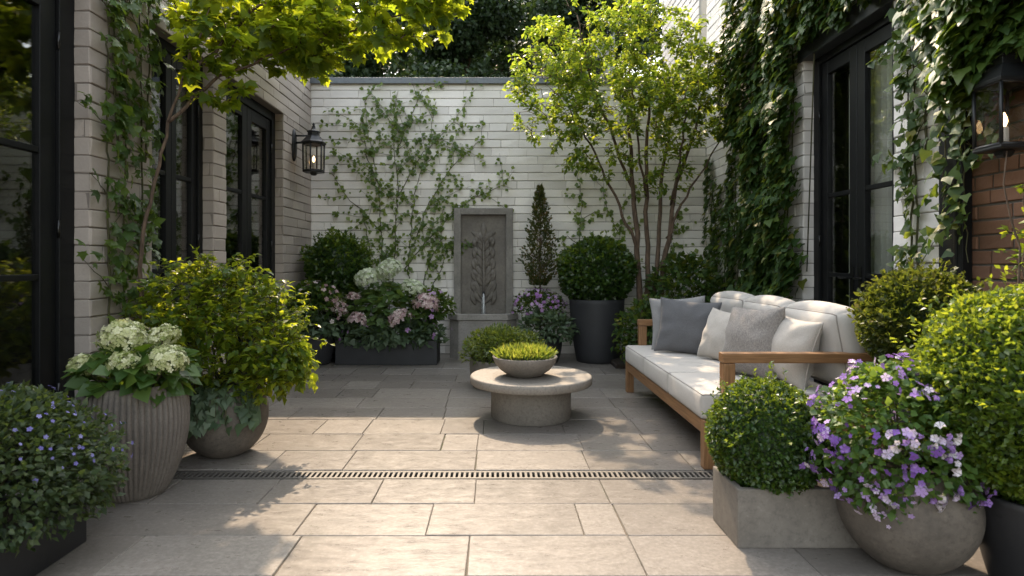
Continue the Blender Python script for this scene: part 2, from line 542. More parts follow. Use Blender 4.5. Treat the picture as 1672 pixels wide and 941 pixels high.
XL, XR, YB = -2.47, 2.78, 8.1
rows = [(1.62,2.00,None),(2.00,2.345,None),(2.345,2.697,[-2.4,-1.55,-.86,-.12,.575,1.25,2.1]),(2.697,3.053,[-2.0,-.9,-.317,.386,.574,1.5,2.2]),
        (3.053,3.40,[-1.75,-1.2,-.63,-.116,.567,1.3,2.0]),(3.55,3.92,[-2.1,-1.35,-.9,-.129,.538,1.15,1.9]),
        (3.92,4.30,[-1.6,-.937,-.364,-.13,.56,1.0,1.8]),(4.30,4.70,[-2.0,-1.3,-.95,-.40,-.1,.48,1.02,1.7]),(4.70,5.08,None),(5.08,5.46,None),(5.46,5.84,None),
        (5.84,6.22,None),(6.22,6.60,None),(6.60,6.98,None),(6.98,7.36,None),(7.36,7.74,None),(7.74,8.10,None)]
y = 1.62
while y > -3:
    rows.append((y-.37, y, None)); y -= .37
pv = MB()
gp = .0022
for (a, b, js) in rows:
    if js is None:
        js = []; x = XL + random.uniform(.2, .7)
        while x < XR - .2:
            js.append(x); x += random.choice([.33, .52, .68, .74, .9])
    xs = [XL - .12] + [j for j in js if XL + .1 < j < XR - .1] + [XR + .12]
    for x0, x1 in zip(xs[:-1], xs[1:]):
        dz = random.uniform(-.0015, .0015)
        e = .003
        j = lambda: random.uniform(-.003, .002)
        X0, X1, Y0, Y1 = x0+gp, x1-gp, a+gp, b-gp
        base = [(X0,Y0,-.05),(X1,Y0,-.05),(X1,Y1,-.05),(X0,Y1,-.05)]
        mid = [(X0+j(),Y0+j(),dz-.003),(X1+j(),Y0+j(),dz-.003),(X1+j(),Y1+j(),dz-.003),(X0+j(),Y1+j(),dz-.003)]
        top = [(p[0]+(e if i in (0,3) else -e), p[1]+(e if i in (0,1) else -e), dz) for i, p in enumerate(mid)]
        pv.add(base+mid+top, [(0,1,5,4),(1,2,6,5),(2,3,7,6),(3,0,4,7),(4,5,9,8),(5,6,10,9),(6,7,11,10),(7,4,8,11),(8,9,10,11)], random.random())
tag(pv.build('patio_paving', M['paving']), kind='structure')
jt = MB(); jt.add([(XL-.12,-3,-.008),(XR+.12,-3,-.008),(XR+.12,3.40,-.008),(XL-.12,3.40,-.008)], [(0,1,2,3)])
jt.add([(XL-.12,3.55,-.008),(XR+.12,3.55,-.008),(XR+.12,YB,-.008),(XL-.12,YB,-.008)], [(0,1,2,3)])
tag(jt.build('paving_joint_sand', M['sand']), kind='structure')

dr = thing('drain_channel', 'long slotted linear drain grate set across the paving', 'drain', (0, 3.475, 0))
d = MB()
x = XL - .1
while x < XR + .1:
    d.box(x, x + .0135, -.041, .041, -.018, -.002)
    x += .029
d.box(XL-.1, XR+.1, -.060, -.0412, -.018, -.0015); d.box(XL-.1, XR+.1, .0412, .060, -.018, -.0015)
d.build('grate', M['grate'], dr)
d = MB(); d.box(XL-.1, XR+.1, -.070, .070, -.058, -.052); d.box(XL-.1, XR+.1, -.0748, -.0705, -.052, -.004); d.box(XL-.1, XR+.1, .0705, .0748, -.052, -.004)
d.build('channel', M['black_pot'], dr)

bed = MB(); bed.box(1.35, XR, 6.95, YB, -.02, .05)
tag(bed.build('soil_bed', M['soil'], bevel=.02), kind='structure')

# ------------------------------------------------------------------ brick walls
def brick_face(mb, org, u, n, spans, z0, z1, ch=.109, bl=.42, bed_gap=.0085, head=.0025, depth=.0095, seed=1):
    rg = random.Random(seed)
    org, u, n = Vector(org), Vector(u), Vector(n)
    up = Vector((0, 0, 1))
    flip = u.cross(up).dot(n) < 0
    k = 0; z = z0
    while z < z1 - .02:
        zt = min(z + ch, z1)
        for (a, b) in spans(z, zt):
            x = a + (0 if rg.random() < .15 else -rg.uniform(.1, bl * .8))
            while x < b:
                L = bl * rg.choice([.55, .9, 1.0, 1.0, 1.15])
                p, q = max(x, a), min(x + L, b)
                x += L
                if q - p < .03: continue
                jj = lambda s=.0022: rg.uniform(-s, s)
                rnd = rg.random(); dd = depth + rg.uniform(-.003, .003)
                A = [(p+head/2, z+bed_gap/2), (q-head/2, z+bed_gap/2), (q-head/2, zt-bed_gap/2), (p+head/2, zt-bed_gap/2)]
                A = [(s+jj(), t+jj(.002)) for s, t in A]
                c = .0045
                Bq = [(A[0][0]+c, A[0][1]+c), (A[1][0]-c, A[1][1]+c), (A[2][0]-c, A[2][1]-c), (A[3][0]+c, A[3][1]-c)]
                vs = [org + u*s + up*t - n*.002 for s, t in A] + [org + u*s + up*t + n*(dd*.6) for s, t in A] + [org + u*s + up*t + n*(dd+jj(.003)) for s, t in Bq]
                fs = [(0,1,5,4),(1,2,6,5),(2,3,7,6),(3,0,4,7),(4,5,9,8),(5,6,10,9),(6,7,11,10),(7,4,8,11),(8,9,10,11)]
                if flip: fs = [f[::-1] for f in fs]
                mb.add(vs, fs, rnd)
        z = zt; k += 1

def cut(a, b, holes):
    out = [(a, b)]
    for (h0, h1) in holes:
        nx = []
        for (p, q) in out:
            if h1 <= p or h0 >= q: nx.append((p, q)); continue
            if h0 > p: nx.append((p, h0))
            if h1 < q: nx.append((h1, q))
        out = nx
    return out

# back garden wall
gw = thing('garden_wall', 'white painted brick garden wall with grey metal coping at the back', 'wall', (0, YB, 0))
b = MB(); brick_face(b, (XL, 0, 0), (1, 0, 0), (0, -1, 0), lambda z, zt: [(0, XR - XL)], 0, 3.59, seed=3)
b.build('brickwork', M['white_brick'], gw)
b = MB(); b.box(XL - .3, XR + .3, .0, .24, -.06, 3.59); b.build('wall_core', M['white_mortar'], gw)
b = MB(); b.box(XL - .3, XR + .06, -.05, .30, 3.592, 3.645); b.box(XL - .3, XR + .06, -.062, -.05, 3.565, 3.645)
b.build('coping', M['coping'], gw, bevel=.004)

# doors
def french_door(parent, name, X, sgn, y0, y1, z1, n_leaf, jamb, stile, bars, handle_at=None):
    """X: wall face; sgn: towards the room. frame > leaf frames, panes, handles as sub-parts"""
    xa = X + sgn * .085
    def bx(mb, d0, d1, *r):
        p, q = sorted((xa + sgn*d0, xa + sgn*d1)); mb.box(p, q, *r)
    f = MB()
    bx(f, 0, .12, y0, y0+jamb, 0.0, z1); bx(f, 0, .12, y1-jamb, y1, 0.0, z1)
    bx(f, .002, .118, y0+jamb, y1-jamb, z1-jamb, z1); bx(f, .0, .13, y0+jamb, y1-jamb, -.02, .05)
    # stop beads
    bx(f, .085, .117, y0+jamb, y0+jamb+.02, .05, z1-jamb); bx(f, .085, .117, y1-jamb-.02, y1-jamb, .05, z1-jamb)
    fo = f.build(name, M['frame'], parent, bevel=.004)
    w = (y1 - y0 - 2*jamb) / n_leaf
    zt = z1 - jamb - .004
    for i in range(n_leaf):
        a = y0 + jamb + i*w + .003; c = a + w - .006
        l = MB()
        bx(l, .022, .075, a, a+stile, .055, zt); bx(l, .022, .075, c-stile, c, .055, zt)
        bx(l, .0225, .0745, a+stile, c-stile, zt-stile*1.1, zt); bx(l, .0225, .0745, a+stile, c-stile, .055, .25)
        for zb in bars: bx(l, .028, .069, a+stile, c-stile, zb-.018, zb+.018)
        # glazing beads
        lo = l.build('door_leaf', M['frame'], fo, bevel=.004)
        p = MB(); bx(p, .046, .052, a+stile-.004, c-stile+.004, .24, zt-stile)
        p.build('pane', M['glass'], fo)
        hy = (c - stile*.5) if i < n_leaf/2 else (a + stile*.5)
        h = MB(); bx(h, .012, .0215, hy-.016, hy+.016, .95, 1.17)
        h.tube([(xa+sgn*.02, hy, 1.08), (xa-sgn*.035, hy, 1.08), (xa-sgn*.037, hy+(-.11 if i < n_leaf/2 else .11), 1.08)], .008, 8)
        h.build('handle', M['handle'], fo, bevel=.002)
        hg = y0+jamb if i == 0 else y1-jamb
        if i in (0, n_leaf-1):
            for zz in (.4, 1.35, 2.45):
                hh = MB(); hh.tube([(xa+sgn*.006, hg, zz), (xa+sgn*.006, hg, zz+.1)], .009, 8); hh.build('hinge', M['handle'], fo)
    return fo

# house along the left side
lh = thing('town_house', 'beige painted brick house with black framed glazed doors along the left', 'house', (0, 0, 0))
OPL = [(2.15, 3.70), (4.36, 5.31), (5.56, 7.04)]
ZT = 2.92; HL = 3.72
b = MB()
brick_face(b, (XL, 0, 0), (0, 1, 0), (1, 0, 0), lambda z, zt: cut(0.7, YB, OPL if z < ZT - .02 else []), 0, ZT, seed=5)
brick_face(b, (XL, 0, 0), (0, 1, 0), (1, 0, 0), lambda z, zt: [(0.7, YB)], ZT, HL, seed=6)
for (a, c) in OPL:      # far reveals
    brick_face(b, (XL - .098, c, 0), (1, 0, 0), (0, -1, 0), lambda z, zt: [(0, .098 + .008)], 0, ZT, bl=.5, depth=.004, seed=8)
b.build('brickwork', M['beige_brick'], lh)
b = MB()
prev = 0.7
for (a, c) in OPL + [(YB + .2, None)]:
    b.box(XL - .24, XL, prev, a, -.06, ZT); prev = c
b.box(XL - .24, XL, 0.7, YB + .2, ZT, HL)
b.build('wall_core', M['beige_mortar'], lh)
b = MB(); b.box(XL - .5, XL + .05, 0.7, YB - .07, HL + .002, HL + .06); b.build('coping', M['coping'], lh, bevel=.004)
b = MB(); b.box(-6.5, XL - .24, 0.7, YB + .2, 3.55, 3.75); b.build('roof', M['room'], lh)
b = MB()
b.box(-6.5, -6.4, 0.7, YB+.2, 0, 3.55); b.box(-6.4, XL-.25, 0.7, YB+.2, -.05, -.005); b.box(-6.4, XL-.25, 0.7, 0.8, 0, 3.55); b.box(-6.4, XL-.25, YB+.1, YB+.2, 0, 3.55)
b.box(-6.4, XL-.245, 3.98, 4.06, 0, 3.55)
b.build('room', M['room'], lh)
french_door(lh, 'glazed_door', XL, -1, 2.15, 3.70, ZT, 2, .13, .12, (1.12, 1.84))
french_door(lh, 'glazed_door', XL, -1, 4.36, 5.31, ZT, 2, .07, .075, (1.14, 1.90))
french_door(lh, 'glazed_door', XL, -1, 5.56, 7.04, ZT, 2, .10, .115, (1.14, 1.92))

# house along the right side
rh = thing('house', 'tall white brick house with ivy covered corner and black window on the right', 'house', (0, 0, 0))
OPR = [(4.28, 5.54)]; ZR = 3.06; HR = 5.9; YJ = 3.60
b = MB()
brick_face(b, (XR, 0, 0), (0, 1, 0), (-1, 0, 0), lambda z, zt: cut(YJ, YB, OPR if z < ZR - .02 else []), 0, ZR, seed=15)
brick_face(b, (XR, 0, 0), (0, 1, 0), (-1, 0, 0), lambda z, zt: [(YJ, YB)], ZR, HR, seed=16)
brick_face(b, (XR, YB, 3.64), (0, 1, 0), (-1, 0, 0), lambda z, zt: [(.3, 2.2)], 0, HR - 3.64, seed=17)
brick_face(b, (XR + .008, 5.54, 0), (1, 0, 0), (0, -1, 0), lambda z, zt: [(-.012, .098)], 0, ZR, bl=.5, depth=.004, seed=18)
b.build('brickwork', M['white_brick'], rh)
b = MB()
b.box(XR, XR+.24, YJ, 4.28, -.06, ZR); b.box(XR, XR+.24, 5.54, 10.3, -.06, ZR); b.box(XR, XR+.24, YJ, 10.3, ZR, HR)
b.build('wall_core', M['white_mortar'], rh)
b = MB(); b.box(XR - .035, XR + .1, 4.16, 5.60, ZR - .03, ZR + .13); b.build('lintel', M['lintel'], rh, bevel=.005)
french_door(rh, 'glazed_door', XR, 1, 4.28, 5.54, ZR, 2, .09, .10, (1.10, 1.79))
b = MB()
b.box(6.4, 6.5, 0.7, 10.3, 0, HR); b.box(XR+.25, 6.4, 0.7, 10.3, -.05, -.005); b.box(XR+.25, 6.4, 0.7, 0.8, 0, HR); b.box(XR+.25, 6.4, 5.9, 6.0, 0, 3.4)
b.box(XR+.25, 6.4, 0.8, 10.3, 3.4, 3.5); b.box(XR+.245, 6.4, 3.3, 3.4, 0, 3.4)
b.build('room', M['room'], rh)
b = MB(); b.box(XR - .02, 6.7, 0.65, 10.4, HR, HR + .12); b.build('roof', M['coping'], rh)
b = MB()
brick_face(b, (XR, 0, 0), (0, 1, 0), (-1, 0, 0), lambda z, zt: [(0.7, YJ)], 0, HR, ch=.085, bl=.24, bed_gap=.012, head=.012, depth=.009, seed=21)
o = b.build('brick_pier', M['red_brick'], rh); o['label'] = 'bare red brick part of the wall'
b = MB(); b.box(XR, XR + .24, 0.7, YJ, -.06, HR); o = b.build('pier_core', M['red_mortar'], rh)
b = MB(); b.box(XR - .075, XR - .013, YJ - .04, YJ + .15, 0, HR - .1); b.box(XR - .082, XR - .013, YJ - .002, YJ + .022, .0, HR - .1)
b.build('steel_post', M['frame'], rh, bevel=.005)

cu = thing('curtain', 'pale pleated linen curtain hanging behind the right hand window pane', 'curtain', (XR + .25, 4.98, 0))
vs = []; fs = []
NU, NZ = 120, 10
for i in range(NU):
    u = -.29 + .58 * i / (NU - 1)
    for k in range(NZ):
        z = .08 + 2.75 * k / (NZ - 1)
        vs.append((.03 * math.sin(u * 75 + .5 * math.sin(u * 31)) * (1 - .35 * k / NZ), u, z))
for i in range(NU - 1):
    for k in range(NZ - 1):
        fs.append((i*NZ+k, (i+1)*NZ+k, (i+1)*NZ+k+1, i*NZ+k+1))
b = MB(); b.add(vs, fs, .5, True); b.build('curtain_cloth', M['curtain'], cu)
b = MB(); b.tube([(0, -.4, 2.86), (0, .4, 2.86)], .012, 8); b.build('rail', M['iron'], cu)

# pale building beyond the back wall
nb = thing('neighbour_building', 'pale rendered building rising behind the garden wall', 'building', (3.0, 12.5, 0))
b = MB(); b.box(-2.30, -.6, 0, 3, 0, 6.0); b.build('wall', M['render'], nb)
b = MB(); b.box(-2.36, -.54, -.06, 3.06, 6.002, 6.1); b.build('roof', M['coping'], nb)
b = MB(); b.box(-1.5, -.9, -.02, .05, 4.2, 5.4); b.build('window', M['frame'], nb)

# ------------------------------------------------------------------ wall lanterns
def lantern(name, label, loc, rotz, s, nside):
    """faces +x out of the wall; loc is the point on the wall at the height of the arm"""
    t = thing(name, label, 'wall lamp', loc, rotz)
    b = MB()
    prof = [(.058, 0), (.058, .012), (.045, .022), (.030, .026)]
    vs = []
    n = 24
    for (r, h) in prof:
        for k in range(n):
            a = 2*math.pi*k/n
            vs.append((h*s, r*s*math.cos(a)*.9, (r*2.6*math.sin(a))*s - .06*s))
    fs = [(i*n+k, i*n+(k+1) % n, (i+1)*n+(k+1) % n, (i+1)*n+k) for i in range(3) for k in range(n)] + [tuple(3*n+k for k in range(n))]
    b.add(vs, fs, .5, True); b.build('back_plate', M['iron'], t)
    cx = .19 * s
    b = MB(); b.tube([(.02*s, 0, .03*s), (cx-.05*s, 0, .03*s)], .009*s, 8); b.tube([(.02*s, 0, -.035*s), (cx-.08*s, 0, -.035*s)], .011*s, 8)
    b.build('arm', M['iron'], t)
    def ring(r, z): return [(cx + r*s*math.cos(2*math.pi*(k+.5)/nside), r*s*math.sin(2*math.pi*(k+.5)/nside), z*s) for k in range(nside)]
    def frust(mb, secs):
        vs = [p for r, z in secs for p in ring(r, z)]
        m = len(secs); q = nside
        fs = [(i*q+k, i*q+(k+1) % q, (i+1)*q+(k+1) % q, (i+1)*q+k) for i in range(m-1) for k in range(q)]
        mb.add(vs, fs + [tuple(range(q-1, -1, -1)), tuple((m-1)*q+k for k in range(q))])
    rf = MB(); frust(rf, [(.115, -.05), (.118, -.035), (.100, -.018), (.066, .022), (.056, .030), (.056, .058), (.066, .062), (.062, .072), (.030, .086), (.018, .105)])
    rf.build('roof', M['iron'], t, bevel=.002)
    b = MB(); b.lathe([(.012*s, .1*s), (.019*s, .112*s), (.010*s, .124*s), (.015*s, .134*s), (.004*s, .15*s)], 12, c=(cx, 0, 0)); b.build('finial', M['iron'], t)
    cg = MB(); top, bot = ring(.100, -.05), ring(.096, -.30)
    for k in range(nside):
        cg.tube([top[k], bot[k]], .0075*s, 4)
        cg.tube([bot[k], bot[(k+1) % nside]], .008*s, 4); cg.tube([top[k], top[(k+1) % nside]], .008*s, 4)
    frust(cg, [(.100, -.318), (.104, -.312), (.102, -.298)]); frust(cg, [(.02, -.345), (.03, -.335), (.035, -.32)])
    cg.build('cage', M['iron'], t)
    pn = MB(); tp, bt = ring(.094, -.055), ring(.090, -.295)
    for k in range(nside): pn.add([bt[k], bt[(k+1) % nside], tp[(k+1) % nside], tp[k]], [(0, 1, 2, 3)])
    pn.build('glass', M['lamp_glass'], t)
    b = MB(); b.lathe([(.016*s, -.298*s), (.016*s, -.225*s), (.012*s, -.22*s)], 12, c=(cx, 0, 0)); b.build('candle_sleeve', M['cream_cloth'], t)
    b = MB(); b.lathe([(.006*s, -.218*s), (.013*s, -.198*s), (.010*s, -.18*s), (.002*s, -.16*s)], 12, c=(cx, 0, 0)); b.build('bulb', M['glow'], t)
    return t
lantern('wall_lantern', 'small black six sided lantern on the house wall by the corner', (XL + .012, 7.38, 2.70), 0, 1.28, 6)
lantern('wall_lantern', 'large black glass lantern half hidden by ivy on the red brick', (XR - .012, 3.06, 2.15), math.pi, 1.22, 4)

# ------------------------------------------------------------------ wall fountain
fx = -.18
ft = thing('wall_fountain', 'grey stone wall fountain with leaf relief and water basin', 'fountain', (fx, YB - .012, 0))
b = MB()
for r in ((-.385, -.295, -.12, 0, .40, 1.92), (.295, .385, -.12, 0, .40, 1.92), (-.295, .295, -.119, 0, 1.835, 1.919)): b.box(*r)
b.build('frame', M['fountain'], ft, bevel=.006)
b = MB(); b.box(-.295, .295, -.045, -.002, .40, 1.835); b.build('panel', M['relief'], ft)
rl = MB()
def rleaf(x, z, ang, L, w, curl):
    n = 9; vs = []; fs = []
    for i in range(n):
        t = i / (n-1)
        a = ang + curl * t
        if i == 0: cx, cz = x, z
        else: cx += math.sin(a) * L/(n-1); cz += math.cos(a) * L/(n-1)
        ww = w * (math.sin(math.pi * (t*.88+.08)) ** .8) + .003
        px, pz = math.cos(a), -math.sin(a)
        h = .062 * math.sin(math.pi * (t*.8+.15)) + .006
        for s, hh in ((-1, 0), (-.55, .7), (0, .45), (.55, .7), (1, 0)):
            vs.append((cx + px*ww*s, -.044 - h*hh, cz + pz*ww*s))
    for i in range(n-1):
        for k in range(4): fs.append((i*5+k, i*5+k+1, (i+1)*5+k+1, (i+1)*5+k))
    rl.add(vs, fs, .5, True)
for i in range(8):
    z = .68 + i * .115
    L = .26 - .018*i; w = .034
    for sg in (-1, 1):
        rleaf(sg*.012, z, sg*(.95 - .05*i), L, w, -sg*.75)
        if i % 2 == 0: rleaf(sg*.01, z + .05, sg*(.45), L*.9, w*.7, sg*.5)
rleaf(0, 1.50, 0, .24, .04, 0)
for sg in (-1, 1): rleaf(0, 1.47, sg*.5, .22, .034, sg*.6)
rl.tube([(0, -.05, .62), (.006, -.065, 1.0), (0, -.06, 1.6)], [.016, .018, .008], 8)
for i in range(6):
    z = .62 + i*.15
    for sg in (-1, 1):
        rleaf(sg*.10, z + .04, sg*(.75 - .04*i), .20 - .012*i, .032, -sg*.95)
        rleaf(sg*.06, z + .10, sg*(1.15 - .05*i), .17 - .01*i, .026, -sg*.9)
rl.build('relief', M['relief'], ft)
# basin: a half octagon trough
def basin_poly(o):
    return [(-.42-o, 0), (-.42-o, -.34-o*.4), (-.30-o*.6, -.50-o), (.30+o*.6, -.50-o), (.42+o, -.34-o*.4), (.42+o, 0)]
bs = MB()
secs = [(basin_poly(0), 0), (basin_poly(0), .485), (basin_poly(.022), .497), (basin_poly(.022), .565), (basin_poly(-.055), .567), (basin_poly(-.06), .40)]
m6 = 6
vs = [(x, y, z) for pl, z in secs for x, y in pl]
fs = [(i*m6+k, i*m6+(k+1) % m6, (i+1)*m6+(k+1) % m6, (i+1)*m6+k) for i in range(5) for k in range(m6)] + [tuple(5*m6+k for k in range(m6))]
bs.add(vs, fs); bs.build('basin', M['basin'], ft, bevel=.008)
b = MB(); b.add([(x, y - .003 if y == 0 else y, .51) for x, y in basin_poly(-.057)], [tuple(range(5, -1, -1))]); b.build('water', M['water'], ft)
b = MB(); b.tube([(0, -.04, .815), (0, -.085, .812), (0, -.10, .80)], [.018, .016, .015], 10); b.build('spout', M['iron'], ft)
ws = MB()
ws.tube([(.0, -.09, .80), (.002, -.13, .79), (.003, -.150, .74), (.002, -.165, .62), (.003, -.17, .51)], [.008, .009, .008, .011, .016], 8)
ws.tube([(.012, -.13, .77), (.018, -.15, .68), (.02, -.16, .51)], [.003, .003, .004], 6); ws.tube([(-.012, -.13, .76), (-.02, -.15, .66), (-.018, -.158, .51)], [.003, .002, .004], 6)
ws.build('water_stream', M['stream'], ft)

# ------------------------------------------------------------------ table and bowl
TX, TY = .264, 4.80
tb = thing('coffee_table', 'round low concrete table with a drum base on the paving', 'table', (TX, TY, 0))
b = MB(); b.lathe([(.305, 0), (.312, .008), (.312, .262)], 96); b.build('base', M['table_base'], tb)
b = MB(); b.lathe([(.466, .263), (.474, .270), (.475, .318), (.470, .324), (.462, .327)], 128); b.build('tabletop', M['table'], tb)
bw = thing('bowl_planter', 'shallow round concrete bowl standing on the low table', 'bowl', (.215, 4.74, .328))
b = MB(); b.lathe([(.10, 0), (.13, .008), (.195, .055), (.235, .105), (.252, .148), (.250, .154), (.236, .154), (.225, .130), (.05, .125)], 96); b.build('shell', M['bowl'], bw)
b = MB(); b.lathe([(.222, .126), (.12, .150), (.0, .158)], 40); b.build('soil', M['soil'], bw)

# ------------------------------------------------------------------ sofa
sf = thing('garden_sofa', 'teak framed three seat sofa with pale seat and back cushions', 'sofa', (1.2, 3.55, 0))
SL, SD = 2.18, 1.06           # length along y, depth along x
def wbox(nm, mat, *r): 
    b = MB(); b.box(*r); return b.build(nm, mat, sf, bevel=.006)
for yy in (0, SL - .066):
    wbox('leg', WZ, 0, .066, yy, yy + .066, 0, .285); wbox('leg', WZ, SD - .066, SD, yy, yy + .066, 0, .285)
wbox('front_rail', WY, .003, .063, .0665, SL - .0665, .20, .283); wbox('rear_rail', WY, SD - .063, SD - .003, .0665, SL - .0665, .20, .283)
for yy in (.003, SL - .063): wbox('side_rail', WX, .0665, SD - .0665, yy, yy + .06, .20, .283)
wbox('seat_deck', WY, .064, SD - .0635, .064, SL - .064, .255, .281)
for yy in (.0, SL - .075):
    b = MB()
    b.box(.115, .185, yy + .002, yy + .073, .2835, .617); b.box(SD - .072, SD - .002, yy + .002, yy + .073, .2855, .617)
    b.box(.11, SD + .002, yy, yy + .075, .618, .676)
    me = b.mesh('arm'); me.materials.append(WZ); me.materials.append(WX)
    for p in list(me.polygons)[12:]: p.material_index = 1
    o = link('arm', me, None, sf); bv = o.modifiers.new('bevel', 'BEVEL'); bv.width = .006; bv.segments = 2
bk = MB()
for (z0, z1, xo) in ((.42, .52, .0), (.58, .68, .03), (.74, .83, .06)):
    bk.box(SD - .10 + xo + .03, SD - .07 + xo + .03, .08, SL - .08, z0, z1)
for yy in (.08, SL*.5 - .03, SL - .14):
    bk.add([(SD-.068, yy, .284), (SD-.02, yy, .284), (SD-.02, yy+.06, .284), (SD-.068, yy+.06, .284), (SD+.025, yy, .84), (SD+.062, yy, .84), (SD+.062, yy+.06, .84), (SD+.025, yy+.06, .84)],
           [(0,3,2,1),(4,5,6,7),(0,1,5,4),(1,2,6,5),(2,3,7,6),(3,0,4,7)])
bk.build('backrest', WY, sf, bevel=.004)

def cushion(sx, sy, sz, r, puff, seed=0, side=.012, n=18):
    """rounded, slightly stuffed block centred on the origin; returns (mesh, edge paths)"""
    bm = bmesh.new(); bmesh.ops.create_cube(bm, size=2)
    bmesh.ops.subdivide_edges(bm, edges=bm.edges[:], cuts=n, use_grid_fill=True)
    H = np.array([sx, sy, sz]) / 2
    def f(p):
        p = np.sin(np.asarray(p, float) * math.pi/2 * .999) if True else p
        q = p * H; c = np.clip(q, -(H - r), H - r); dvec = q - c
        L = np.linalg.norm(dvec)
        q = c + (dvec / L * r if L > 1e-9 and np.max(np.abs(p)) > .999 else dvec)
        x, yv, z = p
        w = .006 * math.sin(x*5+seed) * math.sin(yv*4+seed*1.7)
        b2 = (1-x*x)*(1-yv*yv)
        q[2] += (puff*b2**.7 + w*b2) * (1 if z > 0 else -1) * min(1, abs(z)*1.0)
        q[0] += side * (1-yv*yv)*(1-z*z) * x
        q[1] += side * (1-x*x)*(1-z*z) * yv
        return q
    for v in bm.verts: v.co = f(v.co)
    for fc in bm.faces: fc.smooth = True
    me = bpy.data.meshes.new('cushion'); bm.to_mesh(me); bm.free()
    paths = []
    for zz in (1, -1):
        pts = []
        for (a, c) in (((-1,-1),(1,-1)), ((1,-1),(1,1)), ((1,1),(-1,1)), ((-1,1),(-1,-1))):
            for i in range(n):
                t = i / n
                pts.append(f((a[0]+(c[0]-a[0])*t, a[1]+(c[1]-a[1])*t, zz)))
        paths.append(pts)
    return me, paths
def put_cushion(parent, nm, dims, r, puff, loc, rot, seed, side=.012):
    me, paths = cushion(*dims, r, puff, seed, side)
    o = link(nm, me, M['cushion'], parent, loc, rot)
    p = MB()
    for pt in paths: p.tube(pt, .0045, 6, closed=True)
    p.build('piping', M['piping'], o)
    return o
cl = (SL - .04) / 3
for i in range(3):
    w = cl - .004
    put_cushion(sf, 'seat_cushion', (.86, w, .15), .022, .016, (.43 - .006, .02 + cl*(i+.5), .283 + .078), (0, 0, 0), i)
for i in range(3):
    w = cl - .055
    put_cushion(sf, 'back_cushion', (.48, w, .17), .06, .05, (.905, .02 + cl*(i+.5), .69), (R(random.uniform(-2, 2)), R(-101), R(random.uniform(-2.5, 2.5))), i + 5, .03)

def pillow(name, label, mat, W, H, T, loc, normal, tilt, roll, seed):
    t = thing(name, label, 'pillow', loc, group='throw pillows on the sofa')
    n = 26; rg = random.Random(seed)
    ph = [rg.uniform(0, 6) for _ in range(6)]
    def prof(u, v):
        cu, cv = 1 - u*u, 1 - v*v
        x = W/2 * u * (1 - .10 * cv + .02); z = H/2 * v * (1 - .10 * cu + .02)
        th = T/2 * (max(cu, 0)*max(cv, 0)) ** .42
        wr = .010 * math.sin(4*u + 3*v + ph[0]) * math.sin(5*v - 2*u + ph[1]) + .006*math.sin(11*u*v + ph[2])
        crn = .014 * math.sin(9*math.atan2(v, u) + ph[3]) * min(1, (u*u+v*v)) * (cu*cv) ** .5
        return x, z, th, (wr*cu*cv + crn)
    b = MB()
    for sd in (1, -1):
        vs = []; fs = []
        for i in range(n):
            for k in range(n):
                u = math.sin((-1 + 2*i/(n-1))*math.pi/2); v = math.sin((-1 + 2*k/(n-1))*math.pi/2)
                x, z, th, wr = prof(u, v)
                vs.append((x, -sd*(th + wr*.8), z + H*.0))
        for i in range(n-1):
            for k in range(n-1):
                f = (i*n+k, (i+1)*n+k, (i+1)*n+k+1, i*n+k+1)
                fs.append(f if sd == 1 else f[::-1])
        b.add(vs, fs, .5, True)
    yaw = math.atan2(normal[0], -normal[1])
    rot = (Matrix.Rotation(yaw, 4, 'Z') @ Matrix.Rotation(-tilt, 4, 'X') @ Matrix.Rotation(roll, 4, 'Y')).to_euler()
    o = b.build('pillow_cover', mat, t); o.rotation_euler = rot
    p = MB(); pts = []
    for (a, c) in (((-1,-1),(1,-1)), ((1,-1),(1,1)), ((1,1),(-1,1)), ((-1,1),(-1,-1))):
        for i in range(16):
            q = i/16; x, z, _, _ = prof(a[0]+(c[0]-a[0])*q, a[1]+(c[1]-a[1])*q); pts.append((x, 0, z))
    p.tube(pts, .0045, 6, closed=True)
    p.build('seam', mat, o)
    return t
pillow('throw_pillow', 'dark grey square pillow at the far end of the sofa', M['grey_cloth'], .49, .46, .17, (1.60, 5.14, .665), (-.42, -.9), R(18), R(4), 1)
pillow('throw_pillow', 'light grey pillow tucked behind the dark grey one', M['pale_grey_cloth'], .46, .46, .14, (1.57, 5.31, .675), (-.36, -.93), R(14), R(-4), 2)
pillow('throw_pillow', 'smooth cream pillow against the middle back cushion beside the dark grey pillow', M['cream_cloth'], .42, .40, .20, (1.74, 4.70, .64), (-.93, -.36), R(20), R(3), 3)
pillow('throw_pillow', 'coarse woven taupe grey pillow standing between the two cream pillows', M['tweed'], .47, .47, .25, (1.70, 4.08, .675), (-.95, -.3), R(14), R(-3), 4)
pillow('throw_pillow', 'cream pillow between the coarse woven pillow and the near wooden arm', M['cream_cloth'], .42, .42, .22, (1.84, 3.86, .655), (-.97, -.25), R(14), R(5), 5)

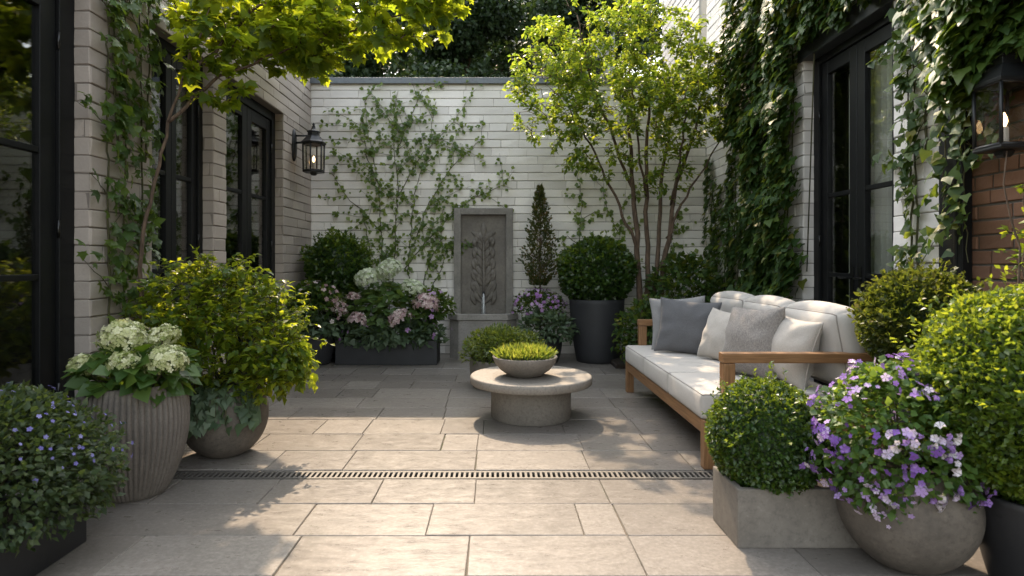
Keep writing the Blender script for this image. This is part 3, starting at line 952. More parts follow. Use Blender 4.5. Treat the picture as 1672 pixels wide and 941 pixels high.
# ------------------------------------------------------------------ pots
def pot(name, label, loc, prof, mat, n=72, mod=None, soil=None, cat='plant pot', group=None):
    t = thing(name, label, cat, loc, group=group)
    b = MB(); b.lathe(prof, n, mod); b.build('shell', mat, t)
    r, z = soil
    b = MB(); b.lathe([(r, z - .02), (r*.97, z), (0.001, z + .02)], 32); b.build('soil', M['soil'], t)
    return t
def barrel(r0, rm, r1, h, wall=.022, n=14, tm=.55):
    pr = [(r0 - .01, 0)]
    for i in range(n + 1):
        t = i / n
        # quadratic through r0, rm(tm), r1
        a = r0*(t-tm)*(t-1)/(tm) + rm*t*(t-1)/(tm*(tm-1)) + r1*t*(t-tm)/(1-tm)
        pr.append((a, .006 + (h-.006)*t))
    pr += [(r1 - .006, h + .005), (r1 - wall, h + .003), (r1 - wall - .004, h - .10), (.02, h - .11)]
    return pr
def sphere_pot(R_, h, base, open_r, wall=.02, n=20):
    pr = [(base - .01, 0)]
    c = R_ * .98
    a0 = math.asin(min(1, base / R_)); z0 = -math.cos(a0) * R_
    a1 = math.pi - math.asin(min(1, open_r / R_))
    for i in range(n + 1):
        a = a0 + (a1 - a0) * i / n
        pr.append((R_ * math.sin(a), .004 + (-math.cos(a) * R_ - z0) * h / ((-math.cos(a1) * R_) - z0)))
    pr += [(open_r - wall*.5, h + .008), (open_r - wall, h), (open_r - wall + .02, h - .06), (.02, h - .07)]
    return pr
RIB = 56
def ribs(a, z): return 1 + .055 * (abs(math.cos(a * RIB / 2)) ** .7 - .6) * (1 if .03 < z < .55 else .35)
pot('ribbed_pot', 'tall grey ribbed barrel pot beside the left glazed door', (-1.90, 3.20, 0), barrel(.155, .255, .235, .575, n=26, tm=.6), M['ribbed'], 672, ribs, (.205, .49))
pot('round_pot', 'rounded brown grey stone pot under the big overflowing shrub', (-1.72, 3.86, 0), sphere_pot(.262, .43, .12, .20), M['stone_pot'], 72, None, (.19, .38))
pot('tall_pot', 'tall charcoal tapered pot holding the round boxwood by the wall', (1.22, 7.50, 0), barrel(.245, .315, .335, .76, n=14, tm=.6), M['dark_pot'], 72, None, (.30, .68))
pot('squat_pot', 'dark tapered pot at the left end of the trough', (-2.17, 7.30, 0), barrel(.17, .235, .245, .40, tm=.6), M['dark_pot'], 64, None, (.21, .33))
pot('corner_pot', 'dark pot in the back corner behind the pink flowers', (-2.0, 7.80, 0), barrel(.17, .21, .22, .78, tm=.6), M['dark_pot'], 64, None, (.19, .70))
pot('cypress_pot', 'dark low pot between fountain and tall charcoal pot', (.55, 7.45, 0), barrel(.19, .235, .24, .30, tm=.6), M['dark_pot'], 64, None, (.21, .24))
pot('drum_pot', 'brown concrete drum pot half hidden behind the round table', (.06, 5.98, 0), barrel(.30, .325, .33, .27, tm=.5), M['concrete'], 72, None, (.30, .22))
pot('globe_pot', 'large globe shaped stone pot with purple flowers in front', (1.64, 2.45, 0), sphere_pot(.25, .40, .11, .20), M['stone_pot'], 72, None, (.19, .36))
pot('black_pot', 'dark tapered pot at the right edge under the bright shrub', (2.03, 2.28, 0), barrel(.16, .205, .22, .34, tm=.6), M['black_pot'], 72, None, (.19, .28))
pot('yew_pot', 'dark pot hidden behind the sofa end under the brownish shrub', (2.30, 3.22, 0), barrel(.18, .22, .23, .62, tm=.6), M['dark_pot'], 64, None, (.2, .55))

def trough(name, label, loc, sx, sy, h, mat, wall=.03, cat='planter'):
    t = thing(name, label, cat, loc)
    x, y = sx/2, sy/2; w = wall
    o4 = [(-x,-y),(x,-y),(x,y),(-x,y)]; i4 = [(-x+w,-y+w),(x-w,-y+w),(x-w,y-w),(-x+w,y-w)]
    vs = [(a,b_,0) for a, b_ in o4] + [(a,b_,h) for a, b_ in o4] + [(a,b_,h) for a, b_ in i4] + [(a,b_,h-.08) for a, b_ in i4]
    fs = [(3,2,1,0)]
    for L in (0, 4, 8): fs += [(L+k, L+(k+1)%4, L+4+(k+1)%4, L+4+k) for k in range(4)]
    fs.append((12,13,14,15))
    b = MB(); b.add(vs, fs); b.build('shell', mat, t, bevel=.006)
    b = MB(); b.box(-x+w+.002, x-w-.002, -y+w+.002, y-w-.002, h-.078, h-.04); b.build('soil', M['soil'], t)
    return t
trough('long_trough', 'long dark rectangular trough of hydrangeas against the back wall', (-1.31, 7.40, 0), 1.20, .40, .29, M['dark_pot'])
trough('concrete_planter', 'low rectangular concrete planter in the front right', (1.30, 2.72, 0), .58, .30, .25, M['concrete'])
trough('black_trough', 'black rectangular trough with blue flowers in the near left corner', (-2.11, 2.25, 0), .68, .78, .20, M['black_pot'])

# ------------------------------------------------------------------ plants
def ball(name, label, loc, Rad, n, S, mat, tpl=BOX, squash=(1, 1, 1), lumpy=.06, out=.55, core=.86, cat='boxwood', seed=0., depth=.22, sprout=0, stem=None):
    t = thing(name, label, cat, loc)
    sq = np.array(squash)
    d = rvec(n)
    r = Rad * (1 + lumpy * lump(d, 4, seed) + lumpy*.7*lump(d, 9, seed + 3)) * (1 - depth * RNG.random(n) ** 2.2)
    P = d * r[:, None] * sq
    D = unit(d * out + rvec(n) * .75 + np.array([0, 0, .18]))
    N = unit(d * .8 + rvec(n) * .8 + np.array([0, 0, .25]))
    if sprout:
        k = sprout
        ds = rvec(k); ds[:, 2] = np.abs(ds[:, 2]) * .8 + ds[:, 2]*.2
        ds = unit(ds)
        m = 7
        base = ds * Rad * sq
        dirs = unit(ds + rvec(k) * .45 + [0, 0, .25])
        ln = RNG.uniform(.03, .10, k) * Rad / .3
        tt = np.linspace(.0, 1, m)
        PS = (base[:, None] + dirs[:, None] * (ln[:, None] * tt[None])[:, :, None]).reshape(-1, 3)
        DS = unit(np.repeat(dirs, m, 0) * .8 + rvec(k*m) * .7)
        P = np.vstack([P, PS]); D = np.vstack([D, DS]); N = np.vstack([N, unit(rvec(k*m)*.6 + [0, 0, .8])])
    nn = len(P)
    # brighter new leaves towards the outside of the clipped ball and in patches
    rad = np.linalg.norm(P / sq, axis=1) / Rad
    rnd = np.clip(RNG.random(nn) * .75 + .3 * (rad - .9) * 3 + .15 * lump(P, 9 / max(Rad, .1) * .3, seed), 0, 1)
    leaves('foliage', P, D, N, S * RNG.uniform(.7, 1.25, nn), tpl, mat, t, rnd)
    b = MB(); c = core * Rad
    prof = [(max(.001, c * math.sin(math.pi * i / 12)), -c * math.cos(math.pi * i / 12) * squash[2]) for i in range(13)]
    b.lathe(prof, 20); b.build('twigs', G['dark'], t)  # solid dark core added inside the leaves to block see-through, not modelled twigs
    if stem:
        b = MB(); b.tube([(0, 0, stem), (.01, 0, -.3*Rad)], .016, 8); b.build('stem', BARK, t)
    return t
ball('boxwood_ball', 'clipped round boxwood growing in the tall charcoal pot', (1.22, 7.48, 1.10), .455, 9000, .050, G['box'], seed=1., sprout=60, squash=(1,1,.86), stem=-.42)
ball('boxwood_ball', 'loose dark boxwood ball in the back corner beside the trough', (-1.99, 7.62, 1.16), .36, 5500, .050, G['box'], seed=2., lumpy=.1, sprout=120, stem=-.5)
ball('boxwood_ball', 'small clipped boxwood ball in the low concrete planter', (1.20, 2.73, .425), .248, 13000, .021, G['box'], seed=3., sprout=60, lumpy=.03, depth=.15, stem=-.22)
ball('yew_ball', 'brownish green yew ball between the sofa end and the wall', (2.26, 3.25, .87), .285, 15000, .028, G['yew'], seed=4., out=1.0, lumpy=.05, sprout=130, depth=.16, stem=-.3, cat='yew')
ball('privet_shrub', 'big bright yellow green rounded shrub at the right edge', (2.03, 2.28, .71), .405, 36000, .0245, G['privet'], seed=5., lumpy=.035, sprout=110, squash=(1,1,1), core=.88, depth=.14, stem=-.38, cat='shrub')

# branching plants: twigs from a skeleton towards points in the crown
def grow(limbs, attractors, step=.10, sag=.0, lift=.35):
    nodes = []
    for pts in limbs:
        for a, c in zip(pts[:-1], pts[1:]):
            a, c = np.array(a, float), np.array(c, float)
            k = max(2, int(np.linalg.norm(c - a) / step))
            for i in range(k): nodes.append(a + (c - a) * i / k)
        nodes.append(np.array(pts[-1], float))
    nodes = np.array(nodes)
    attractors = np.asarray(attractors)
    d0 = np.array([np.min(np.linalg.norm(nodes - a, axis=1)) for a in attractors])
    twigs = []
    for i in np.argsort(d0):
        a = attractors[i]
        df = nodes - a
        dist = np.linalg.norm(df, axis=1) + np.maximum(0, df[:, 2]) * .8
        j = int(np.argmin(dist)); s = nodes[j]
        L = np.linalg.norm(a - s)
        if L < .03: continue
        k = max(3, int(L / step) + 2)
        t = np.linspace(0, 1, k)[:, None]
        mid = (s + a) / 2 + np.array([0, 0, L * lift * .5]) + RNG.normal(size=3) * L * .08
        pts = (1-t)**2 * s + 2*t*(1-t) * mid + t**2 * a
        twigs.append(pts)
        nodes = np.vstack([nodes, pts[1:]])
    return twigs
def limb_radii(n, r0, r1): return [r0 + (r1 - r0) * i / (n - 1) for i in range(n)]
def wob(pts, amp, k=6):
    """subdivide a polyline with a little wander"""
    out = [np.array(pts[0], float)]
    for a, c in zip(pts[:-1], pts[1:]):
        a, c = np.array(a, float), np.array(c, float)
        for i in range(1, k + 1):
            t = i / k
            out.append(a + (c - a) * t + (RNG.normal(size=3) * amp if i < k else 0))
    return out
def twig_leaves(twigs, per_m, S, spread=.02, droop=.3, start=.25, fwd=.7, upn=.9):
    P = []; D = []
    for tw in twigs:
        seg = np.linalg.norm(np.diff(tw, axis=0), axis=1); L = seg.sum()
        k = max(3, int(L * per_m))
        t = RNG.uniform(start, 1.0, k); t[0] = 1.0
        f = t * (len(tw) - 1); i = np.minimum(f.astype(int), len(tw) - 2); fr = (f - i)[:, None]
        P.append(tw[i] * (1-fr) + tw[i+1] * fr)
        D.append(unit(tw[i+1] - tw[i]) * fwd)
    P = np.vstack(P); D = np.vstack(D); n = len(P)
    D = unit(D + rvec(n) * np.array([1, 1, .55]) * .9 + np.array([0, 0, -droop]))
    N = unit(rvec(n) * .55 + np.array([0, 0, upn]))
    P = P + rvec(n) * spread
    return P, D, N, S * RNG.uniform(.65, 1.25, n)

def ell(n, c, r, hollow=.0):
    d = rvec(n) * (RNG.random(n) ** (1/3) * (1 - hollow) + hollow)[:, None]
    return d * np.array(r) + np.array(c)

# --- multi stemmed small tree by the right of the back wall
tr = thing('small_tree', 'multi stemmed small tree with bright green crown before the back wall', 'tree', (1.75, 7.45, 0))
base = np.array([1.75, 7.45, 0])
limbs = [
    wob([(1.74,7.45,.02),(1.72,7.42,1.0),(1.64,7.38,2.1),(1.56,7.30,3.0),(1.50,7.2,3.9)], .012),
    wob([(1.80,7.47,.02),(1.84,7.45,1.0),(1.80,7.40,2.2),(1.83,7.35,3.1),(1.85,7.3,4.0)], .012),
    wob([(1.90,7.50,.02),(2.02,7.46,1.0),(2.14,7.40,2.0),(2.40,7.30,3.0),(2.55,7.2,3.8)], .012),
    wob([(1.86,7.52,.02),(1.97,7.55,1.1),(2.03,7.58,2.2),(2.18,7.5,3.2),(2.2,7.4,4.1)], .012),
    wob([(1.70,7.40,1.35),(1.42,7.32,2.0),(1.10,7.20,2.6),(.75,7.0,3.1)], .014),
    wob([(1.66,7.38,1.95),(1.36,7.2,2.7),(1.05,7.0,3.4),(.9,6.9,4.0)], .014),
    wob([(2.06,7.44,1.5),(2.3,7.3,2.1),(2.55,7.0,2.6)], .014),
    wob([(1.80,7.40,2.0),(1.6,7.0,2.7),(1.45,6.7,3.3)], .014),
    wob([(2.10,7.40,1.9),(2.1,6.9,2.6),(2.05,6.6,3.1)], .014),
]
b = MB()
for i, L in enumerate(limbs):
    r0 = [.046,.040,.044,.036,.020,.020,.018,.016,.016][i]
    b.tube([p - base for p in L], limb_radii(len(L), r0, .007), 8)
b.build('trunk', BARK, tr)
att = np.vstack([ell(230, (1.65,7.1,3.55), (1.05,.65,.62)), ell(170, (.74,6.95,3.05), (.64,.5,.52)), ell(120, (2.15,7.0,3.05), (.55,.55,.6)),
                 ell(110, (1.35,6.8,3.0), (.7,.45,.45)), ell(90, (.66,6.9,3.55), (.55,.45,.42)), ell(40, (1.2,7.0,4.2), (1.0,.5,.3)), ell(26, (1.1,7.1,2.45), (.55,.3,.25)), ell(30, (2.0,7.2,2.3), (.5,.3,.4))])
att = att[att[:, 0] < 2.68]
tw = grow(limbs, att)
b = MB()
for q in tw: b.tube([p - base for p in q], limb_radii(len(q), .006, .002), 4, cap=False)
b.build('branches', BARK, tr)
P, D, N, S = twig_leaves(tw, 190, .066, .05, .28)
gap_to = [(2.05,3.85,.92,.10),(2.03,4.55,.92,.09),(2.0,5.1,.9,.07),(1.5,4.35,.46,.12),(1.42,4.95,.46,.09),(1.36,3.85,.46,.12),(1.65,4.75,.5,.08),(1.28,4.6,.45,.07),(1.9,3.7,.8,.09),
          (1.0,4.2,0,.12),(.92,4.62,0,.09),(.72,4.4,0,.12),(.35,4.8,.33,.14),(.02,4.7,.33,.15),(.9,3.9,0,.14),(1.15,3.75,0,.1),(.55,4.95,.3,.1),(1.05,4.9,0,.08),(1.55,3.72,.6,.1),(1.25,3.5,.4,.1)]
sv = np.array(SUN)
keep = np.ones(len(P), bool)
for gx, gy, gz, gr in gap_to:                 # leaves cleared along sun rays to put sun spots on sofa, table, paving
    q = P - np.array([gx, gy, gz])
    dd = np.linalg.norm(q - (q @ sv)[:, None] * sv, axis=1)
    keep &= dd > gr * (1 + .35 * lump(P, 9, gx))
P, D, N, S = P[keep], D[keep], N[keep], S[keep]
leaves('crown', P - base, D, N, S, LEAF, G['young'], tr)
print('tree leaves', len(P))

# --- maple-like tree over the left side
ml = thing('maple_tree', 'leafy tree with lobed leaves reaching over the patio from the left', 'tree', (-2.30, 4.0, 0))
base = np.array([-2.30, 4.0, 0])
limbs = [
    wob([(-2.30,4.00,0),(-2.33,4.0,.8),(-2.31,4.02,1.5),(-2.22,4.12,2.15),(-2.08,4.25,2.75),(-1.95,4.4,3.5)], .012),
    wob([(-2.22,4.12,2.15),(-2.0,4.4,2.55),(-1.55,4.55,2.80),(-1.0,4.55,2.95),(-.45,4.5,3.12)], .015),
    wob([(-2.12,4.2,2.5),(-1.75,4.5,3.1),(-1.2,4.5,3.3),(-.7,4.4,3.45)], .015),
    wob([(-2.05,4.3,2.8),(-2.0,4.8,3.3),(-2.1,5.4,3.5),(-2.1,5.8,3.6)], .015),
    wob([(-2.0,4.4,2.55),(-2.05,5.2,3.0),(-2.0,6.0,3.3),(-1.9,6.5,3.5)], .015),
    wob([(-1.55,4.55,2.80),(-1.2,4.5,3.05),(-.8,4.4,3.3)], .015),
]
b = MB()
for i, L in enumerate(limbs):
    b.tube([p - base for p in L], limb_radii(len(L), [.017,.013,.012,.012,.012,.010][i], .005), 8)
b.build('trunk', BARK, ml)
att = np.vstack([ell(130, (-1.75,4.6,3.05), (.55,.45,.42)), ell(110, (-1.25,4.5,2.88), (.50,.35,.26)), ell(70, (-.72,4.5,3.02), (.42,.3,.2)), ell(34, (-.42,4.5,3.16), (.22,.25,.14)),
                 ell(40, (-2.15,5.4,3.3), (.22,.5,.35)), ell(110, (-1.72,5.1,3.25), (.48,.38,.25)), ell(100, (-1.80,5.55,3.40), (.45,.32,.22)), ell(60, (-1.95,6.4,3.45), (.35,.5,.3)), ell(50, (-2.0,4.2,2.75), (.30,.3,.55)),  ell(70, (-.95,4.4,3.4), (.7,.4,.22))])
att = att[att[:, 0] > -2.38]
tw = grow(limbs, att, lift=.25)
b = MB()
for q in tw: b.tube([p - base for p in q], limb_radii(len(q), .006, .002), 4, cap=False)
b.build('branches', BARK, ml)
P, D, N, S = twig_leaves(tw, 78, .080, .04, .5)
leaves('crown', P - base, D, N, S, MAPLE, G['maple'], ml)
print('maple leaves', len(P))

# --- big arching shrub in the round pot
bu = thing('arching_shrub', 'big arching shrub spilling over the round stone pot', 'shrub', (-1.72, 3.86, .40))
base = np.array([-1.72, 3.86, .40])
limbs = []
for (x, y_, z) in ((-2.2,3.95,1.0),(-2.0,4.1,1.2),(-1.7,4.1,1.22),(-1.45,3.95,1.1),(-1.3,3.85,.9),(-1.25,3.75,.72),(-1.9,3.7,1.0),(-1.55,3.65,.85),(-2.25,3.8,.8),(-1.35,4.05,1.0)):
    limbs.append(wob([base, (base + [x, y_, z]) / 2 + [0, 0, .12], (x, y_, z)], .015))
b = MB()
for L in limbs: b.tube([p - base for p in L], limb_radii(len(L), .009, .003), 6)
b.build('stems', STEM, bu)
att = np.vstack([ell(220, (-2.0,3.98,.94), (.38,.30,.26), .3), ell(150, (-1.66,3.92,.95), (.34,.3,.24), .3), ell(160, (-1.50,3.86,.76), (.26,.28,.24), .3), ell(90, (-1.37,3.80,.58), (.16,.2,.17)), ell(110, (-1.85,3.72,.80), (.3,.2,.2), .2)])
att = np.vstack([att, ell(150, (-1.74,3.80,.62), (.34,.26,.20), .2), ell(90, (-2.05,3.85,.72), (.28,.2,.2), .2), ell(90, (-1.45,3.78,.52), (.22,.22,.16), .2), ell(80, (-1.30,3.86,.56), (.14,.2,.17))])
att = att[att[:, 0] > -2.40]
tw = grow(limbs, att, lift=.3)
# long whips at the lit edge
wh = []
for i in range(84):
    s = np.array([RNG.uniform(-2.0, -1.36), RNG.uniform(3.75, 4.1), 0]); s[2] = 1.06 - .75 * max(0, (s[0] + 1.75)) + RNG.uniform(-.1, .05)
    dr_ = unit(np.array([RNG.uniform(.1, 1) if s[0] > -1.7 else RNG.uniform(-.3, .5), RNG.uniform(-.5, .5), RNG.uniform(.1, .9)]))
    L = RNG.uniform(.16, .36); t = np.linspace(0, 1, 6)[:, None]
    wh.append(s + dr_ * L * t + np.array([0, 0, -.10]) * t**2)
b = MB()
for q in tw + wh: b.tube([p - base for p in q], limb_radii(len(q), .003, .0012), 4, cap=False)
b.build('twigs', STEM, bu)
P, D, N, S = twig_leaves(tw, 120, .058, .03, .25, start=.05)
P2, D2, N2, S2 = twig_leaves(wh, 75, .042, .006, .15, start=.05)
leaves('foliage', np.vstack([P, P2]) - base, np.vstack([D, D2]), np.vstack([N, N2]), np.concatenate([S, S2]), LEAF, G['bush'], bu)
# trailing larger leaves over the rim
tr_p = []
for i in range(26):
    a = RNG.uniform(-1.9, -.4); s = base + np.array([.17*math.cos(a), .17*math.sin(a), .03])
    dr_ = np.array([math.cos(a), math.sin(a), 0]); L = RNG.uniform(.10, .24); t = np.linspace(0, 1, 6)[:, None]
    tr_p.append(s + dr_ * L * .55 * t + np.array([0, 0, 1]) * (.16 * t - .40 * t**2) * (L/.3))
b = MB()
for q in tr_p: b.tube([p - base for p in q], .0025, 4, cap=False)
b.build('trailing_stems', STEM, bu)
P, D, N, S = twig_leaves(tr_p, 60, .072, .02, .5, start=.1, upn=.5)
N = unit(N + np.array([.15, -.6, .2]))
o = leaves('trailing_foliage', P - base, D, N, S, IVY, G['grey_leaf'], bu); o['label'] = 'larger grey green leaves trailing over the rim'
dp = []
for i in range(30):
    s = np.array([RNG.uniform(-1.42, -1.2), RNG.uniform(3.75, 3.98), RNG.uniform(.58, .72)])
    L = RNG.uniform(.12, .26); t = np.linspace(0, 1, 5)[:, None]
    dp.append(s + np.array([RNG.uniform(.0, .45), RNG.uniform(-.3, .3), .1]) * L * t + np.array([0, 0, -1]) * L * t**2)
P, D, N, S = twig_leaves(dp, 70, .060, .015, .6, start=.1, upn=.6)
leaves('hanging_foliage', P - base, D, N, S, LEAF, G['bush'], bu)

# --- hydrangeas
def floret_head(nm, rad, n, s, mat, flat=.8):
    d = rvec(n); d[:, 2] = np.where(d[:, 2] < -.45, -d[:, 2], d[:, 2])
    r = rad * (.80 + .20 * RNG.random(n)) * (1 + .14 * lump(d, 6))
    P = d * r[:, None] * np.array([1, 1, flat])
    me = leaf_mesh(nm, P, np.cross(d, rvec(n)), d + rvec(n) * .6, s * RNG.uniform(.75, 1.2, n), FL4)
    me.materials.append(mat)
    return me
def hydrangea(name, label, loc, heads, leaf_c, leaf_r, nleaf, ls, mat, cat='hydrangea'):
    """heads: (x, y, z, radius, tilt kind) relative to loc"""
    t = thing(name, label, cat, loc)
    proto = {}
    st = MB()
    for (x, y_, z, r, kind) in heads:
        key = (kind, 0)
        if key not in proto:
            proto[key] = floret_head('flower_head', .1, 300, .0165, G['hyd_' + kind])
        o = link('flower_head', proto[key], None, t, (x, y_, z), (RNG.uniform(-.5, .5), RNG.uniform(-.4, .4), RNG.uniform(0, 6)))
        o.scale = (r/.1, r/.1, r/.1 * RNG.uniform(.85, 1.05))
        c = MB(); c.lathe([(.001, -.065), (.06, -.045), (.08, .0), (.06, .05), (.001, .066)], 14)
        st.tube([(x*.25, y_*.25, -.05), (x*.75, y_*.75, z*.55), (x, y_, z)], .005, 6)
    st.build('stems', STEM, t)
    P = ell(nleaf, leaf_c, leaf_r, .55)
    dd = unit((P - np.array(leaf_c)) / np.array(leaf_r))
    D = unit(dd * np.array([1, 1, .3]) + rvec(nleaf) * .6 + [0, 0, -.25]); N = unit(dd * .6 + rvec(nleaf) * .4 + [0, -.15, .6])
    leaves('foliage', P, D, N, ls * RNG.uniform(.6, 1.2, nleaf), LEAFR, mat, t)
    return t
hydrangea('hydrangea', 'lime white hydrangea with five large heads in the ribbed pot', (-1.90, 3.20, .515),
          [(.0,-.09,.30,.112,'green'), (.17,-.03,.30,.082,'green'), (.065,-.19,.185,.078,'green'), (.235,-.12,.19,.098,'green'), (-.205,-.08,.15,.08,'green')],
          (.02, -.02, .13), (.25, .23, .13), 260, .11, G['broad'])
hydrangea('hydrangea', 'tall hydrangea with white and pink mixed heads in the long trough', (-1.30, 7.42, .24),
          [(.0,-.08,.87,.17,'white'), (-.26,-.12,.78,.15,'white'), (.30,-.12,.66,.15,'white'), (.46,-.17,.46,.17,'pink'), (.17,-.26,.30,.15,'pink'), (-.34,-.26,.28,.12,'pink'), (-.62,-.16,.42,.15,'pink'), (-.70,-.08,.5,.09,'white'), (-.42,-.1,.55,.09,'pink')],
          (.02, -.02, .36), (.55, .24, .34), 680, .135, G['light_broad'])
def mound(name, label, loc, rad, nl, ls, tpl, mat, nf=0, fs=.02, fmat=None, cat='plant', hollow=.5, lo=-.2, flo=.2, droop=.1, fname='blossoms', fparts=0):
    t = thing(name, label, cat, loc)
    rad = np.array(rad)
    d = rvec(nl); d[:, 2] = np.where(d[:, 2] < lo, -d[:, 2], d[:, 2])
    q = hollow + (1 - hollow) * RNG.random(nl) ** .6
    P = d * rad * (q * (1 + .12 * lump(d, 5, loc[0])))[:, None]
    D = unit(d + rvec(nl) * .8 + [0, 0, -droop]); N = unit(d * .5 + rvec(nl) * .5 + [0, 0, .6])
    leaves('foliage', P, D, N, ls * RNG.uniform(.6, 1.25, nl), tpl, mat, t)
    st = MB()
    for i in range(12):
        e = rvec(1)[0]; e[2] = abs(e[2])
        e = e * rad * .7; st.tube([(e[0]*.1, e[1]*.1, -rad[2]*.3), tuple(e*.5 + [0, 0, rad[2]*.1]), tuple(e)], .003, 5)
    st.build('stems', STEM, t)
    if nf:
        d = rvec(nf); d[:, 2] = np.where(d[:, 2] < flo, -d[:, 2], d[:, 2])
        P = d * rad * (1.0 + .10 * RNG.random(nf) + .12 * lump(d, 5, loc[0]))[:, None]
        if fparts:
            P, d = P[np.argsort(P[:, 1])], d[np.argsort(P[:, 1])]
            mes = []
            for k in range(5):
                me = leaf_mesh('flower', np.zeros((1, 3)), np.array([[1, 0, 0.]]), np.array([[0, 0, 1.]]), fs, FL5, rnd=np.array([k / 4])); me.materials.append(fmat); mes.append(me)
            for i in range(min(fparts, nf)):
                q = Vector(d[i] + RNG.normal(size=3) * .35).to_track_quat('Z', 'Y').to_euler()
                o = link('flower', random.choice(mes), None, t, P[i], q); s = RNG.uniform(.75, 1.25); o.scale = (s, s, s)
            P, d = P[fparts:], d[fparts:]
        if len(P):
            o = leaves(fname, P, np.cross(d, rvec(len(P))), d + rvec(len(P)) * .4, fs * RNG.uniform(.7, 1.2, len(P)), FL5, fmat, t); o['kind'] = 'stuff'
    return t
mound('flowering_shrub', 'leafy plant with pink flower sprays in the dark tapered pot', (-2.16, 7.26, .64), (.34, .28, .34), 1300, .075, LEAF, G['vine'], 60, .03, G['hyd_pink'], flo=.3)
mound('grey_leaf_plant', 'grey green plant spilling over the rim of the dark tapered pot', (-2.13, 7.14, .44), (.30, .18, .13), 380, .085, IVY, G['grey_leaf'], lo=-.6, droop=.4)
mound('ground_cover_plant', 'grey green leafy plant with lilac flowers spilling along the trough front', (-1.28, 7.28, .36), (.66, .2, .20), 1300, .075, IVY, G['grey_leaf'], 40, .028, G['lilac'], lo=-.7, droop=.3)
mound('trailing_plant', 'mid green bushy plant at the fountain end of the trough', (-.80, 7.36, .62), (.26, .2, .26), 700, .07, LEAF, G['vine'], 24, .03, G['lilac'])
mound('lilac_plant', 'small shrub with lilac flowers below the cypress', (.52, 7.52, .62), (.33, .24, .26), 900, .05, LEAF, G['ivy'], 120, .026, G['lilac'])
mound('sage_plant', 'low grey green leafy plant in front of the lilac shrub', (.60, 7.32, .40), (.33, .24, .22), 900, .075, LEAF, G['grey_leaf'], lo=-.5, droop=.2)
# herb behind the table
mound('herb_shrub', 'fine leaved green herb shrub in the drum pot behind the table', (.06, 5.98, .32), (.42, .36, .26), 5200, .045, LEAFN, G['herb'], lo=-.25, hollow=.35, droop=-.1)
# petunias
mound_pet = mound('petunia_plant', 'mass of purple and lilac flowers spilling over the globe pot', (1.60, 2.43, .50), (.315, .27, .295), 5200, .034, LEAFR, G['broad'], cat='flowers', lo=-.8, droop=.25, hollow=.6)
ncl = 74
dcl = rvec(ncl * 3); dcl = dcl[(dcl[:, 2] > -.75) & (dcl[:, 1] < .75)][:ncl]
fp = []; fd = []; fr_ = []
for dv in dcl:
    k = int(RNG.integers(4, 15)); tone = RNG.random()
    L = unit(dv[None] + RNG.normal(size=(k, 3)) * .13)
    q = RNG.uniform(.98, 1.13, k)
    fp.append(L * np.array([.315, .27, .295]) * (q * (1 + .12 * lump(L, 5, 1.60)))[:, None]); fd.append(unit(L + RNG.normal(size=(k, 3)) * .55 + [0, -.15, .1])); fr_.append(np.clip(tone + RNG.normal(size=k) * .12, 0, 1))
fp, fd, fr_ = np.vstack(fp), np.vstack(fd), np.concatenate(fr_)
od = np.argsort(fp[:, 1]); fp, fd, fr_ = fp[od], fd[od], fr_[od]
pet_me = []
for k in range(8):
    me = leaf_mesh('flower', np.zeros((1, 3)), np.array([[1, 0, 0.]]), np.array([[0, 0, 1.]]), .0165, tpl_flower(5, [.1, .35, .7, 1.3][k % 4], .55), rnd=np.array([k / 7])); me.materials.append(G['petunia']); pet_me.append(me)
for i in range(100):
    o = link('flower', pet_me[int(fr_[i] * 7.99)], None, mound_pet, fp[i], Vector(fd[i]).to_track_quat('Z', 'Y').to_euler()); sc_ = RNG.uniform(.6, 1.3); o.scale = (sc_, sc_, sc_ * RNG.uniform(.7, 1.3))
o = leaves('flower_mass', fp[100:], np.cross(fd[100:], rvec(len(fp) - 100)), fd[100:], .0165 * RNG.uniform(.5, 1.25, len(fp) - 100), FL5, G['petunia'], mound_pet, fr_[100:]); o['kind'] = 'stuff'
# blue flowers, near left
mound('lobelia_plant', 'bushy green plant dotted with small blue flowers in the black trough', (-2.05, 2.40, .36), (.50, .46, .32), 12500, .034, LEAF, G['low_leaf'], 170, .009, G['blue'], lo=-.6, flo=.15, droop=.05, fname='flower_mass', cat='flowers', hollow=.6)

# succulents in the bowl
sc = thing('succulent_plant', 'yellow green tufted succulents filling the concrete bowl', 'succulent', (.215, 4.74, .465))
n = 900
a = RNG.uniform(0, 2*math.pi, n); rr = np.sqrt(RNG.random(n)) * .205
P = np.stack([rr*np.cos(a), rr*np.sin(a), .035 - .6*rr**2], 1)
D = unit(np.stack([np.cos(a)*rr*3, np.sin(a)*rr*3, np.full(n, .75)], 1) + rvec(n)*.5)
leaves('foliage', P, D, rvec(n), RNG.uniform(.05, .10, n), tpl_leaf(.10, .02, .15), G['succulent'], sc)
n = 420
a = RNG.uniform(0, 2*math.pi, n); rr = np.sqrt(RNG.random(n)) * .215
P = np.stack([rr*np.cos(a), rr*np.sin(a), .02 - .3*rr**2], 1)
leaves('rosettes', P, unit(rvec(n) + [0, 0, .5]), rvec(n), RNG.uniform(.025, .045, n), LEAFR, G['grey_leaf'], sc)

